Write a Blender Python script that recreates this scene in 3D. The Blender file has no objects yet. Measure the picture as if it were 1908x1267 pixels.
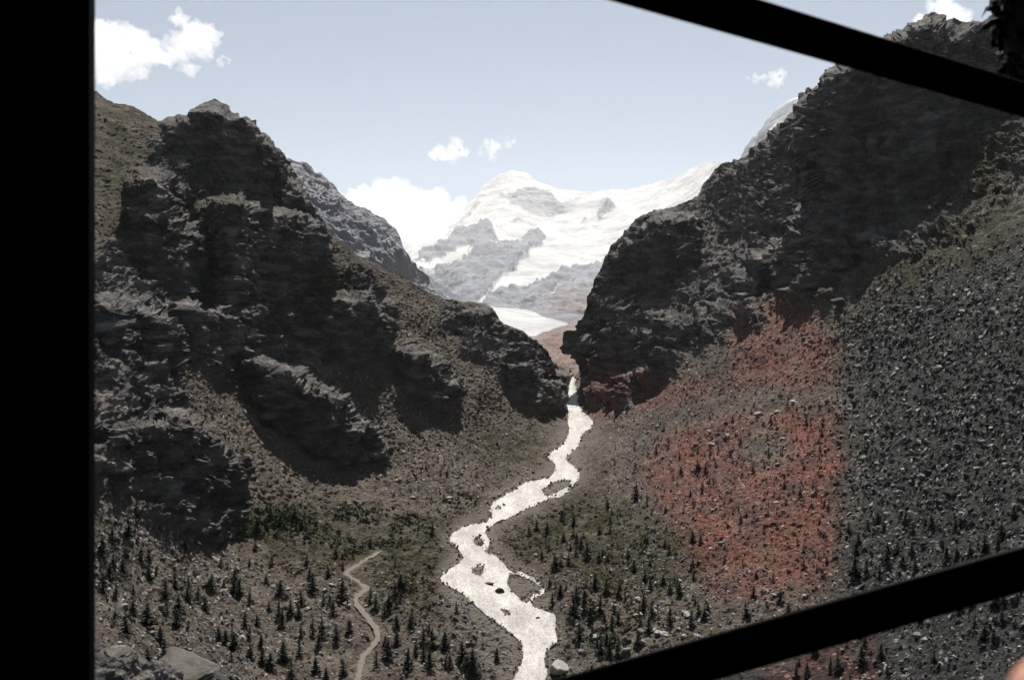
import bpy, bmesh, math, random
import numpy as np
from mathutils import Vector, Matrix

C = bpy.context.scene.collection
scene = bpy.context.scene
R = math.radians

# ---------------------------------------------------------------- camera, sky, sun, exposure
F = 1855.0                       # focal length in photo pixels (1908 wide)
CX, CY = 954.0, 633.5
cam_d = bpy.data.cameras.new('camera')
cam_d.lens = 35.0
cam_d.sensor_width = 36.0 * 1908 / 1908
cam_d.clip_start = 0.02
cam_d.clip_end = 90000
cam_d.dof.use_dof = True
cam_d.dof.focus_distance = 600
cam_d.dof.aperture_fstop = 14
cam = bpy.data.objects.new('camera', cam_d)
cam.rotation_euler = (R(90), 0, 0)
C.objects.link(cam)
scene.camera = cam

SUN_EL, SUN_AZ = R(60), R(5)    # azimuth to the right of the view axis (+Y)
world = bpy.data.worlds.new('World')
scene.world = world
world.use_nodes = True
wn = world.node_tree
bg = wn.nodes['Background']
sky = wn.nodes.new('ShaderNodeTexSky')
sky.sky_type = 'NISHITA'
sky.sun_disc = False
sky.sun_elevation = SUN_EL
sky.sun_rotation = SUN_AZ
sky.altitude = 3200
sky.air_density = 1.0
sky.dust_density = 4.0
sky.ozone_density = 2.0
hs = wn.nodes.new('ShaderNodeHueSaturation')
hs.inputs['Saturation'].default_value = 0.62
hs.inputs['Hue'].default_value = 0.487
wn.links.new(sky.outputs[0], hs.inputs['Color'])
wn.links.new(hs.outputs[0], bg.inputs['Color'])
bg.inputs['Strength'].default_value = 0.05

sun_d = bpy.data.lights.new('sun', 'SUN')
sun_d.energy = 5.0
sun_d.angle = R(0.5)
sun_d.color = (1.0, 0.94, 0.86)
sun = bpy.data.objects.new('sun', sun_d)
sdir = Vector((math.sin(SUN_AZ) * math.cos(SUN_EL), math.cos(SUN_AZ) * math.cos(SUN_EL), math.sin(SUN_EL)))
sun.rotation_euler = sdir.to_track_quat('Z', 'Y').to_euler()
sun.location = (0, 0, 50)
C.objects.link(sun)

vs = scene.view_settings
vs.view_transform = 'Standard'
vs.look = 'None'
vs.gamma = 1
vs.exposure = 1.0
scene.cycles.use_denoising = True
scene.cycles.max_bounces = 6
scene.cycles.diffuse_bounces = 2
scene.cycles.volume_bounces = 4
scene.cycles.transparent_max_bounces = 8

rng = np.random.default_rng(7)
random.seed(7)

# ---------------------------------------------------------------- helpers: noise, masks, meshes
_perm = np.random.default_rng(3).permutation(256)
_perm = np.concatenate([_perm, _perm, _perm[:4]]).astype(np.int32)
_g = np.random.default_rng(4).normal(size=(256, 3)).astype(np.float32)
_g /= np.linalg.norm(_g, axis=1)[:, None]


def perlin(p):
    """gradient noise, p (n,3) -> about -0.7..0.7"""
    p = np.asarray(p, np.float32)
    i = np.floor(p).astype(np.int32)
    f = p - i
    i &= 255
    w = f * f * f * (f * (f * 6 - 15) + 10)
    out = np.zeros(len(p), np.float32)
    for dx in (0, 1):
        wx = w[:, 0] if dx else 1 - w[:, 0]
        for dy in (0, 1):
            wy = w[:, 1] if dy else 1 - w[:, 1]
            for dz in (0, 1):
                wz = w[:, 2] if dz else 1 - w[:, 2]
                h = _perm[_perm[_perm[i[:, 0] + dx] + ((i[:, 1] + dy) & 255)] + ((i[:, 2] + dz) & 255)]
                g = _g[h & 255]
                d = g[:, 0] * (f[:, 0] - dx) + g[:, 1] * (f[:, 1] - dy) + g[:, 2] * (f[:, 2] - dz)
                out += wx * wy * wz * d
    return out


def fbm(p, octaves=4, gain=0.5, off=0.0):
    s, a, q = 0, 1.0, np.asarray(p, np.float32) + np.float32(off)
    for _ in range(octaves):
        s = s + a * perlin(q)
        q = q * 2.03 + 17.3
        a *= gain
    return s


def ridged(p, octaves=4, gain=0.5, off=0.0):
    s, a, q = 0, 1.0, np.asarray(p, np.float32) + np.float32(off)
    for _ in range(octaves):
        s = s + a * (0.5 - 2 * np.abs(perlin(q)))
        q = q * 2.07 + 11.9
        a *= gain
    return s


MX0, MY0, MST, MW, MH = -400, -100, 2, 1400, 920     # raster of the masks, in photo pixels


def blank():
    return np.zeros((MH, MW), np.float32)


_yy, _xx = np.mgrid[0:MH, 0:MW]
_PX = MX0 + _xx * MST
_PY = MY0 + _yy * MST


def in_poly(x, y, poly):
    r = np.zeros(x.shape, bool)
    n = len(poly)
    for k in range(n):
        x0, y0 = poly[k]
        x1, y1 = poly[(k + 1) % n]
        if y0 == y1:
            continue
        c = ((y0 > y) != (y1 > y)) & (x < (x1 - x0) * (y - y0) / (y1 - y0) + x0)
        r ^= c
    return r


def fill(m, poly, v=1.0):
    xs = [p[0] for p in poly]; ys = [p[1] for p in poly]
    i0 = max(0, int((min(xs) - MX0) / MST) - 1); i1 = min(MW, int((max(xs) - MX0) / MST) + 2)
    j0 = max(0, int((min(ys) - MY0) / MST) - 1); j1 = min(MH, int((max(ys) - MY0) / MST) + 2)
    s = (slice(j0, j1), slice(i0, i1))
    m[s] = np.where(in_poly(_PX[s], _PY[s], poly), v, m[s])
    return m


def seg_dist(x, y, pts):
    d = np.full(x.shape, 1e9)
    for (x0, y0), (x1, y1) in zip(pts[:-1], pts[1:]):
        L = (x1 - x0) ** 2 + (y1 - y0) ** 2
        t = np.clip(((x - x0) * (x1 - x0) + (y - y0) * (y1 - y0)) / L, 0, 1)
        d = np.minimum(d, np.hypot(x - x0 - t * (x1 - x0), y - y0 - t * (y1 - y0)))
    return d


def blur(m, r, times=2):
    r = max(1, int(r / MST))
    for _ in range(times):
        for ax in (0, 1):
            pad = [(0, 0), (0, 0)]
            pad[ax] = (r + 1, r)
            c = np.cumsum(np.pad(m, pad, mode='edge'), axis=ax)
            n = m.shape[ax]
            hi = np.take(c, np.arange(2 * r + 1, 2 * r + 1 + n), axis=ax)
            lo = np.take(c, np.arange(0, n), axis=ax)
            m = (hi - lo) / (2 * r + 1)
    return m


def sample(m, px, py):
    u = np.clip((px - MX0) / MST, 0, MW - 1.001)
    v = np.clip((py - MY0) / MST, 0, MH - 1.001)
    i = u.astype(int); j = v.astype(int)
    a = u - i; b = v - j
    return (m[j, i] * (1 - a) * (1 - b) + m[j, i + 1] * a * (1 - b) + m[j + 1, i] * (1 - a) * b + m[j + 1, i + 1] * a * b)


def rbf(ctrl):
    """ctrl: (px, py, depth) -> function giving ln depth"""
    c = np.array(ctrl, float)
    P = c[:, :2] / 500.0
    A = np.linalg.norm(P[:, None] - P[None], axis=2)
    n = len(P)
    M = np.zeros((n + 3, n + 3))
    M[:n, :n] = A + np.eye(n) * -0.01
    M[:n, n] = 1; M[:n, n + 1:] = P
    M[n, :n] = 1; M[n + 1:, :n] = P.T
    w = np.linalg.solve(M, np.concatenate([np.log(c[:, 2]), [0, 0, 0]]))

    def f(px, py):
        sh = px.shape
        x = px.ravel() / 500.0; y = py.ravel() / 500.0
        out = np.empty(x.shape)
        for s in range(0, len(x), 40000):
            e = slice(s, s + 40000)
            d = np.sqrt((x[e, None] - P[None, :, 0]) ** 2 + (y[e, None] - P[None, :, 1]) ** 2)
            out[e] = d @ w[:n] + w[n] + x[e] * w[n + 1] + y[e] * w[n + 2]
        return out.reshape(sh)
    return f


def world_pt(px, py, D):
    return np.stack([(px - CX) / F * D, D, (CY - py) / F * D], axis=-1)


def make_mesh(name, verts, quads, smooth=False, attrs=None):
    me = bpy.data.meshes.new(name)
    verts = np.asarray(verts, np.float32).reshape(-1, 3)
    quads = np.asarray(quads, np.int32)
    k = quads.shape[1]
    me.vertices.add(len(verts)); me.vertices.foreach_set('co', verts.ravel())
    me.loops.add(quads.size); me.loops.foreach_set('vertex_index', quads.ravel())
    me.polygons.add(len(quads))
    me.polygons.foreach_set('loop_start', np.arange(0, quads.size, k, dtype=np.int32))
    me.polygons.foreach_set('use_smooth', np.full(len(quads), smooth))
    for an, av in (attrs or {}).items():
        a = me.attributes.new(an, 'FLOAT', 'POINT')
        a.data.foreach_set('value', np.asarray(av, np.float32).ravel())
    me.update()
    me.validate()
    return me


def link(name, me, mat, parent=None, loc=None):
    o = bpy.data.objects.new(name, me)
    if mat and not me.materials:
        me.materials.append(mat)
    C.objects.link(o)
    if parent:
        o.parent = parent
    if loc is not None:
        o.location = loc
    return o


def tag(o, label=None, cat=None, group=None, kind=None):
    if label: o['label'] = label
    if cat: o['category'] = cat
    if group: o['group'] = group
    if kind: o['kind'] = kind
    return o


def grid_quads(nr, nc):
    i = np.arange(nr * nc).reshape(nr, nc)
    return np.stack([i[:-1, :-1], i[:-1, 1:], i[1:, 1:], i[1:, :-1]], axis=-1).reshape(-1, 4)


def grid_normals(P):
    du = np.gradient(P, axis=1); dv = np.gradient(P, axis=0)
    n = np.cross(du, dv)
    n /= np.linalg.norm(n, axis=-1, keepdims=True) + 1e-9
    flip = np.sum(n * P, axis=-1) > 0            # point towards the camera side
    n[flip] *= -1
    return n


# ---------------------------------------------------------------- materials
class Mat:
    def __init__(self, name, rough=0.9, spec=0.2):
        self.m = bpy.data.materials.new(name); self.m.use_nodes = True
        self.t = self.m.node_tree; self.n = self.t.nodes
        self.b = self.n['Principled BSDF']
        self.b.inputs['Roughness'].default_value = rough
        self.b.inputs['Specular IOR Level'].default_value = spec

    def node(self, typ, **kw):
        n = self.n.new(typ)
        for k, v in kw.items():
            setattr(n, k, v)
        return n

    def link(self, a, b):
        self.t.links.new(a, b)

    def pos(self):
        if not hasattr(self, '_p'):
            self._p = self.node('ShaderNodeNewGeometry').outputs['Position']
        return self._p

    def objpos(self):
        return self.node('ShaderNodeTexCoord').outputs['Object']

    def noise(self, scale, detail=6, rough=0.6, vec=None):
        n = self.node('ShaderNodeTexNoise')
        n.inputs['Scale'].default_value = scale; n.inputs['Detail'].default_value = detail
        n.inputs['Roughness'].default_value = rough
        self.link(vec or self.pos(), n.inputs['Vector'])
        return n.outputs['Fac']

    def ramp(self, fac, stops):
        r = self.node('ShaderNodeValToRGB')
        e = r.color_ramp.elements
        e[0].position, e[0].color = stops[0][0], (*stops[0][1], 1)
        e[1].position, e[1].color = stops[-1][0], (*stops[-1][1], 1)
        for p, c in stops[1:-1]:
            x = e.new(p); x.color = (*c, 1)
        self.link(fac, r.inputs['Fac'])
        return r.outputs['Color']

    def attr(self, name):
        a = self.node('ShaderNodeAttribute'); a.attribute_name = name
        return a.outputs['Fac']

    def mix(self, fac, a, b, mode='MIX'):
        n = self.node('ShaderNodeMix', data_type='RGBA', blend_type=mode)
        for s, v in ((n.inputs['Factor'], fac), (n.inputs['A'], a), (n.inputs['B'], b)):
            if isinstance(v, (int, float)): s.default_value = v
            elif isinstance(v, tuple): s.default_value = (*v, 1)
            else: self.link(v, s)
        return n.outputs['Result']

    def math(self, op, a, b=None, clamp=False):
        n = self.node('ShaderNodeMath', operation=op); n.use_clamp = clamp
        for s, v in zip(n.inputs, (a, b)):
            if v is None: continue
            if isinstance(v, (int, float)): s.default_value = v
            else: self.link(v, s)
        return n.outputs[0]

    def bump(self, h, strength, dist):
        b = self.node('ShaderNodeBump')
        b.inputs['Strength'].default_value = strength; b.inputs['Distance'].default_value = dist
        self.link(h, b.inputs['Height'])
        self.link(b.outputs[0], self.b.inputs['Normal'])

    def color(self, c):
        if isinstance(c, tuple): self.b.inputs['Base Color'].default_value = (*c, 1)
        else: self.link(c, self.b.inputs['Base Color'])


def ground_material():
    M = Mat('mountain_ground', 0.95, 0.1)
    rmap = M.node('ShaderNodeMapping'); rmap.inputs['Scale'].default_value = (1.0, 1.0, 3.2); rmap.inputs['Rotation'].default_value = (0.0, 0.22, 0.0)
    M.link(M.pos(), rmap.inputs['Vector'])
    rock = M.ramp(M.noise(0.05, 10, 0.7, rmap.outputs[0]), [(0.3, (0.022, 0.024, 0.029)), (0.48, (0.080, 0.078, 0.077)), (0.66, (0.24, 0.225, 0.205))])
    scree = M.ramp(M.noise(0.05, 8, 0.7), [(0.3, (0.050, 0.044, 0.036)), (0.55, (0.108, 0.093, 0.075)), (0.75, (0.178, 0.156, 0.126))])
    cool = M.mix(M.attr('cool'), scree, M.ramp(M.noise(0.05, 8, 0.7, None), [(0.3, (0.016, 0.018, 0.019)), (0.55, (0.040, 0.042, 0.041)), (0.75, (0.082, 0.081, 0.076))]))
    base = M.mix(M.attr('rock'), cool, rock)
    # pale stones: cells with a brightness of their own
    v = M.node('ShaderNodeTexVoronoi'); v.inputs['Scale'].default_value = 0.42
    M.link(M.pos(), v.inputs['Vector'])
    sep = M.node('ShaderNodeSeparateColor'); M.link(v.outputs['Color'], sep.inputs[0])
    st = M.math('GREATER_THAN', sep.outputs[0], 0.80)
    cl = M.math('LESS_THAN', v.outputs['Distance'], 0.42)
    st = M.math('MULTIPLY', st, cl)
    st = M.math('MULTIPLY', st, M.attr('stones'))
    base = M.mix(st, base, M.ramp(sep.outputs[1], [(0.0, (0.06, 0.058, 0.054)), (1.0, (0.25, 0.24, 0.22))]))
    gr = M.math('MULTIPLY', M.attr('grass'), M.ramp(M.noise(0.09, 8, 0.7), [(0.36, (0, 0, 0)), (0.56, (1, 1, 1))]))
    gcol = M.ramp(M.noise(0.4, 5, 0.7), [(0.3, (0.016, 0.020, 0.009)), (0.7, (0.052, 0.046, 0.020))])
    base = M.mix(gr, base, gcol)
    sd = M.math('MULTIPLY', M.attr('sand'), M.ramp(M.noise(0.12, 8, 0.7), [(0.32, (.25, .25, .25)), (0.55, (1, 1, 1))]))
    base = M.mix(sd, base, M.ramp(M.noise(0.6, 6, 0.7), [(0.3, (0.085, 0.077, 0.066)), (0.7, (0.20, 0.185, 0.165))]))
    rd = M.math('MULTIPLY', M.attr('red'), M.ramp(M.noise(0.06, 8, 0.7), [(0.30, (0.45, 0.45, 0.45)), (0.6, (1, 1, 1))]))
    base = M.mix(rd, base, M.mix(1.0, base, (1.55, 0.75, 0.68), 'MULTIPLY'))  # reddens the base colour where the window reflection lies
    M.color(base)
    vb = M.node('ShaderNodeTexVoronoi'); vb.inputs['Scale'].default_value = 0.55; vb.inputs['Randomness'].default_value = 1.0
    M.link(M.pos(), vb.inputs['Vector'])
    h = M.math('ADD', M.noise(0.35, 8, 0.7), M.math('MULTIPLY', M.noise(1.6, 4, 0.6), 0.3))
    h = M.math('SUBTRACT', h, M.math('MULTIPLY', vb.outputs['Distance'], 0.35))
    M.bump(h, 1.0, 3.2)
    return M.m


def simple(name, col, rough=0.8, spec=0.3, nscale=None, amt=0.3, bump=None):
    M = Mat(name, rough, spec)
    if nscale:
        lo = tuple(c * (1 - amt) for c in col); hi = tuple(min(1, c * (1 + amt)) for c in col)
        nz = M.noise(nscale, 6, 0.6, M.objpos())
        M.color(M.ramp(nz, [(0.3, lo), (0.7, hi)]))
        if bump: M.bump(nz, bump[0], bump[1])
    else:
        M.color(col)
    return M.m


# ---------------------------------------------------------------- the near valley: one continuous terrain
ROWS = {
    1700: [(-300, 150), (180, 190), (600, 235), (954, 262), (1300, 235), (1600, 205), (1908, 165), (2300, 130)],
    1267: [(-300, 200), (180, 262), (400, 325), (600, 372), (800, 392), (1000, 400), (1200, 380), (1500, 332), (1750, 282), (1908, 250), (2300, 190)],
    1100: [(-300, 230), (180, 322), (400, 415), (600, 460), (800, 478), (880, 480), (1050, 480), (1300, 450), (1500, 408), (1700, 355), (1908, 288), (2300, 212)],
    1000: [(-300, 240), (180, 340), (400, 480), (500, 512), (650, 545), (870, 570), (1000, 575), (1200, 540), (1500, 465), (1700, 395), (1908, 312), (2300, 226)],
    900: [(-300, 250), (180, 362), (350, 440), (500, 545), (650, 640), (800, 675), (1010, 700), (1150, 680), (1350, 590), (1600, 490), (1908, 342), (2300, 240)],
    800: [(-300, 270), (180, 400), (300, 450), (550, 645), (700, 725), (900, 825), (1085, 910), (1150, 870), (1350, 685), (1600, 555), (1908, 372), (2300, 255)],
    720: [(-300, 290), (180, 430), (300, 485), (420, 600), (600, 705), (720, 765), (900, 865), (1000, 970), (1065, 1150), (1110, 1020), (1200, 930), (1400, 755), (1600, 620), (1908, 400)],
    690: [(1040, 1150), (1066, 1290), (1092, 1130)],
    640: [(180, 470), (300, 520), (450, 650), (600, 735), (720, 805), (850, 910), (950, 985), (1010, 1040), (1110, 1060), (1200, 985), (1400, 830), (1600, 680), (1908, 430), (2300, 285)],
    560: [(-300, 330), (180, 520), (300, 600), (450, 700), (600, 785), (700, 850), (800, 930), (900, 1010), (1110, 1080), (1250, 1040), (1400, 920), (1550, 765), (1700, 640), (1908, 470), (2300, 315)],
    450: [(-300, 400), (180, 580), (300, 662), (450, 745), (600, 845), (700, 920), (1150, 1130), (1300, 1130), (1450, 1040), (1600, 805), (1750, 690), (1908, 560), (2300, 385)],
    350: [(180, 645), (300, 705), (450, 785), (560, 865), (1250, 1240), (1350, 1240), (1500, 1080), (1650, 840), (1800, 750), (1908, 690), (2300, 490)],
    250: [(-300, 500), (180, 720), (300, 765), (400, 805), (480, 850), (1420, 1270), (1500, 1160), (1650, 890), (1800, 815), (1908, 770), (2300, 610)],
    175: [(180, 790), (400, 840), (1500, 1240), (1700, 960), (1908, 835)],
    40: [(1650, 1085), (1720, 985), (1850, 940), (1908, 905), (2300, 770)],
}
CTRL = [(px, py, d) for py, row in ROWS.items() for px, d in row]
near_depth = rbf(CTRL)

SKY = [(-400, 60), (0, 120), (180, 174), (215, 190), (250, 200), (280, 217), (303, 231), (312, 221), (345, 217), (375, 195), (398, 187), (420, 196), (432, 210),
       (470, 228), (500, 258), (525, 285), (540, 312), (560, 345), (590, 400), (620, 440), (660, 470), (715, 500), (770, 528), (830, 560), (880, 565), (905, 572),
       (930, 600), (960, 615), (1000, 640), (1015, 655), (1024, 676), (1045, 683), (1060, 692), (1066, 703), (1072, 700), (1080, 690), (1088, 660), (1092, 600), (1098, 560), (1107, 525),
       (1122, 500), (1138, 465), (1160, 440), (1195, 405), (1230, 392), (1275, 384), (1300, 372), (1308, 350), (1330, 325), (1350, 312), (1378, 302),
       (1400, 282), (1430, 262), (1455, 240), (1480, 215), (1492, 192), (1496, 182), (1530, 165), (1560, 125), (1600, 105), (1660, 66), (1690, 52), (1718, 40),
       (1722, 30), (1745, 27), (1760, 38), (1790, 44), (1800, 47), (1820, 42), (1845, 47), (1870, 55), (1908, 60), (2000, 50), (2300, 20)]

CLIFFS = [   # steep rock faces: outline in the photo, how much of the slope's set-back the face keeps
    ([(300, 245), (400, 195), (470, 228), (530, 290), (560, 350), (600, 425), (540, 405), (480, 358), (400, 335), (330, 300)], .25),
    ([(245, 330), (290, 330), (350, 350), (355, 375), (310, 385), (270, 410), (245, 470), (235, 400)], .25),
    ([(262, 400), (320, 385), (350, 420), (380, 470), (390, 540), (330, 560), (280, 540), (252, 470)], .2),
    ([(375, 378), (440, 370), (500, 405), (560, 412), (600, 445), (614, 500), (605, 560), (545, 585), (480, 570), (430, 590), (395, 545), (385, 470), (360, 410)], .3),
    ([(330, 570), (430, 572), (540, 568), (600, 555), (690, 558), (722, 600), (718, 650), (685, 692), (640, 684), (560, 645), (470, 632), (430, 692), (345, 692)], .15),
    ([(190, 560), (250, 570), (300, 600), (335, 625), (335, 690), (290, 690), (250, 650), (190, 660)], .15),
    ([(445, 692), (470, 668), (560, 705), (640, 765), (700, 828), (722, 850), (690, 866), (620, 876), (570, 850), (500, 790), (455, 740)], .0),
    ([(740, 652), (775, 650), (830, 695), (860, 750), (822, 770), (790, 760), (750, 715), (736, 685)], .0),
    ([(235, 800), (330, 770), (385, 805), (432, 865), (452, 905), (448, 955), (425, 955), (400, 910), (340, 937), (320, 905), (290, 890), (120, 895), (120, 838), (190, 838)], .0),
    ([(328, 965), (380, 950), (420, 975), (432, 1010), (390, 1018), (350, 1000)], .05),
    ([(710, 560), (745, 570), (748, 590), (722, 592)], .1),
    ([(830, 572), (905, 580), (960, 622), (1010, 660), (1000, 690), (930, 640), (870, 610)], .6),
    ([(920, 690), (960, 690), (1020, 720), (1052, 740), (1050, 765), (1000, 772), (960, 750)], .4),
    ([(1026, 684), (1060, 697), (1056, 745), (1034, 740)], .1),
    # right side of the valley
    ([(1500, 215), (1560, 140), (1600, 112), (1720, 45), (1850, 80), (1840, 200), (1780, 260), (1720, 390), (1640, 425), (1600, 490), (1560, 550), (1500, 560), (1440, 545), (1440, 480), (1510, 430), (1548, 350), (1500, 270)], .2),
    ([(1310, 375), (1400, 305), (1490, 210), (1498, 280), (1540, 360), (1490, 440), (1420, 470), (1340, 430)], .8),
    ([(1150, 475), (1232, 405), (1300, 408), (1290, 470), (1282, 520), (1222, 558), (1180, 545), (1140, 520)], .35),
    ([(1420, 480), (1440, 475), (1435, 545), (1390, 570), (1370, 530)], .15),
    ([(1200, 640), (1250, 605), (1330, 595), (1400, 575), (1430, 588), (1300, 652), (1240, 692), (1205, 680)], .65),
    ([(1112, 735), (1160, 700), (1220, 690), (1250, 700), (1200, 735), (1165, 758), (1110, 762)], .5),
    ([(1088, 690), (1100, 640), (1140, 640), (1120, 690), (1098, 730)], .6),
    ([(1110, 560), (1150, 555), (1200, 575), (1150, 620), (1110, 610)], .35),
    ([(1545, 560), (1560, 552), (1590, 560), (1580, 570), (1550, 572)], .0),
    ([(1600, 440), (1650, 430), (1665, 450), (1640, 500), (1600, 490)], .2),
    ([(1760, 270), (1850, 240), (1920, 230), (1920, 330), (1840, 360), (1740, 400)], .9),
]
ROCKY = [    # bare rock rather than scree
    [(820, 560), (905, 565), (1030, 660), (1062, 700), (1055, 770), (980, 770), (925, 700), (860, 650), (815, 590)],
    [(740, 640), (775, 638), (835, 690), (866, 755), (822, 775), (750, 718), (732, 680)],
    [(640, 490), (690, 500), (730, 560), (700, 575), (640, 560), (610, 540)],
    [(-400, -100), (300, 0), (540, 240), (600, 400), (618, 470), (620, 545), (700, 565), (725, 610), (720, 660), (690, 700), (620, 690), (560, 690), (640, 750), (725, 850), (690, 870), (610, 880), (500, 800), (440, 700), (330, 700), (340, 760), (450, 880), (455, 960), (430, 1020), (340, 1000), (180, 900), (-400, 900)],
    [(1085, 690), (1080, 560), (1120, 450), (1200, 380), (1480, 180), (1700, 0), (2300, 0), (2300, 330), (1908, 400), (1750, 470), (1620, 500), (1560, 560), (1430, 600), (1300, 660), (1160, 770), (1100, 770)],
    [(180, 1195), (230, 1200), (260, 1240), (330, 1215), (400, 1225), (460, 1290), (440, 1500), (0, 1500), (0, 1195)],
]
GRASSY = [
    [(180, 170), (300, 220), (270, 300), (230, 420), (180, 480)], [(330, 340), (420, 340), (480, 380), (400, 400), (330, 400)],
    [(420, 940), (560, 930), (700, 980), (840, 960), (900, 930), (930, 960), (840, 1010), (820, 1080), (850, 1120), (800, 1150), (640, 1080), (480, 1040)],
    [(860, 780), (1000, 800), (1040, 840), (960, 890), (880, 860)], [(960, 960), (1060, 900), (1300, 1000), (1320, 1120), (1100, 1100), (960, 1050)],
    [(1580, 540), (1700, 470), (1908, 380), (1908, 470), (1760, 520), (1640, 570)], [(1700, 400), (1780, 260), (1908, 180), (1908, 400), (1760, 460)],
    [(480, 620), (620, 480), (700, 540), (640, 560)],
]
RED_REFLECTION = [  # outlines of a red window reflection, painted into the ground colour
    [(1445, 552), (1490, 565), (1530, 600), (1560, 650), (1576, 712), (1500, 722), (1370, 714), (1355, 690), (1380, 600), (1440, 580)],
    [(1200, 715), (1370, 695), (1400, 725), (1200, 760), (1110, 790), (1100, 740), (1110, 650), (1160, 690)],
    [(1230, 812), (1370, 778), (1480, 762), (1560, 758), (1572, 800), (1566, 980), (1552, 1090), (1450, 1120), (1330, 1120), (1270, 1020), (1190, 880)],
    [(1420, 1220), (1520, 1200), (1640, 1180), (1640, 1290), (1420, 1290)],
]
REFLECTION_HOLE = [(1380, 810), (1440, 795), (1480, 830), (1470, 870), (1410, 880), (1375, 850)]
RIVER = [(950, 1560), (956, 1266), (975, 1226), (972, 1194), (947, 1173), (912, 1148), (883, 1123), (866, 1106), (823, 1083), (822, 1072), (866, 1039), (855, 1021), (836, 1005), (841, 993),
         (866, 980), (912, 970), (920, 954), (908, 949), (919, 935), (954, 915), (979, 898), (1028, 889), (1039, 866), (1017, 848), (1053, 827), (1062, 805), (1059, 783), (1062, 767), (1049, 758),
         (1062, 745), (1060, 723), (1062, 700), (1070, 700), (1072, 720), (1077, 748), (1084, 767), (1097, 775), (1106, 791), (1081, 811), (1078, 830), (1049, 855), (1070, 869), (1081, 883),
         (1069, 905), (1053, 920), (1014, 931), (972, 950), (943, 965), (908, 980), (903, 993), (915, 1010), (908, 1021), (890, 1025), (922, 1033), (943, 1053), (947, 1067), (943, 1088),
         (968, 1116), (993, 1130), (1035, 1144), (1033, 1173), (1040, 1194), (1017, 1212), (1014, 1236), (1021, 1250), (1014, 1266), (1050, 1560)]
ISLANDS = [[(1007, 912), (1032, 896), (1067, 891), (1060, 906), (1017, 926)], [(878, 1000), (890, 995), (905, 1009), (898, 1019), (883, 1014)],
           [(876, 1060), (889, 1052), (905, 1051), (905, 1063), (887, 1074)], [(920, 1125), (947, 1134), (965, 1150), (940, 1143)], [(915, 947), (943, 933), (955, 932), (926, 950)]]
BRANCH = [(950, 1066), (970, 1067), (1000, 1081), (1017, 1100), (990, 1112), (985, 1128)]
TRAIL = [(655, 1330), (668, 1258), (676, 1226), (703, 1195), (702, 1174), (681, 1147), (663, 1126), (665, 1113), (684, 1097), (665, 1084), (640, 1068), (662, 1057), (702, 1032), (708, 1028)]

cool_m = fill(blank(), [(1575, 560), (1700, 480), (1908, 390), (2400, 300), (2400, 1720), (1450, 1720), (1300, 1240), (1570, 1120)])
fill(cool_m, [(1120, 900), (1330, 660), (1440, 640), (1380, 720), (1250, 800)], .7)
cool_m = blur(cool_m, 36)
rock_m = blank()
for p in ROCKY: fill(rock_m, p)
cliff_m = blank()
for p, _ in CLIFFS: fill(cliff_m, p)
fill(rock_m, [(-400, -100), (250, 100), (300, 235), (275, 290), (240, 420), (180, 470), (-400, 500)], .15)
rock_m = blur(rock_m, 8); cliff_b = blur(cliff_m, 8)
grass_m = blank()
for p in GRASSY: fill(grass_m, p)
grass_m = blur(grass_m, 22)
reflection_m = blank()
for p in RED_REFLECTION: fill(reflection_m, p)
fill(reflection_m, REFLECTION_HOLE, 0.0)
reflection_m = blur(reflection_m, 18)
river_m = fill(blank(), RIVER)
for p in ISLANDS: fill(river_m, p, 0)
river_m = np.maximum(river_m, (seg_dist(_PX, _PY, BRANCH) < 3).astype(np.float32))
river_b = blur(river_m, 4)
river_wide = np.clip(blur(river_m, 16) * 3, 0, 1)
sand_m = np.clip(blur(river_m, 12) * 2.2, 0, 1)
fill(sand_m, [(825, 1085), (870, 1108), (915, 1150), (950, 1180), (965, 1267), (900, 1267), (880, 1180), (820, 1130)], .8)
fill(sand_m, [(940, 1070), (1000, 1085), (1015, 1100), (985, 1115), (950, 1100)], .7)
sand_m = blur(sand_m, 8)
trail_d = seg_dist(_PX, _PY, TRAIL)
trail_b = blur((trail_d < 7).astype(np.float32), 4)


def interp_line(pts, x):
    return np.interp(x, [p[0] for p in pts], [p[1] for p in pts])


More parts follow.
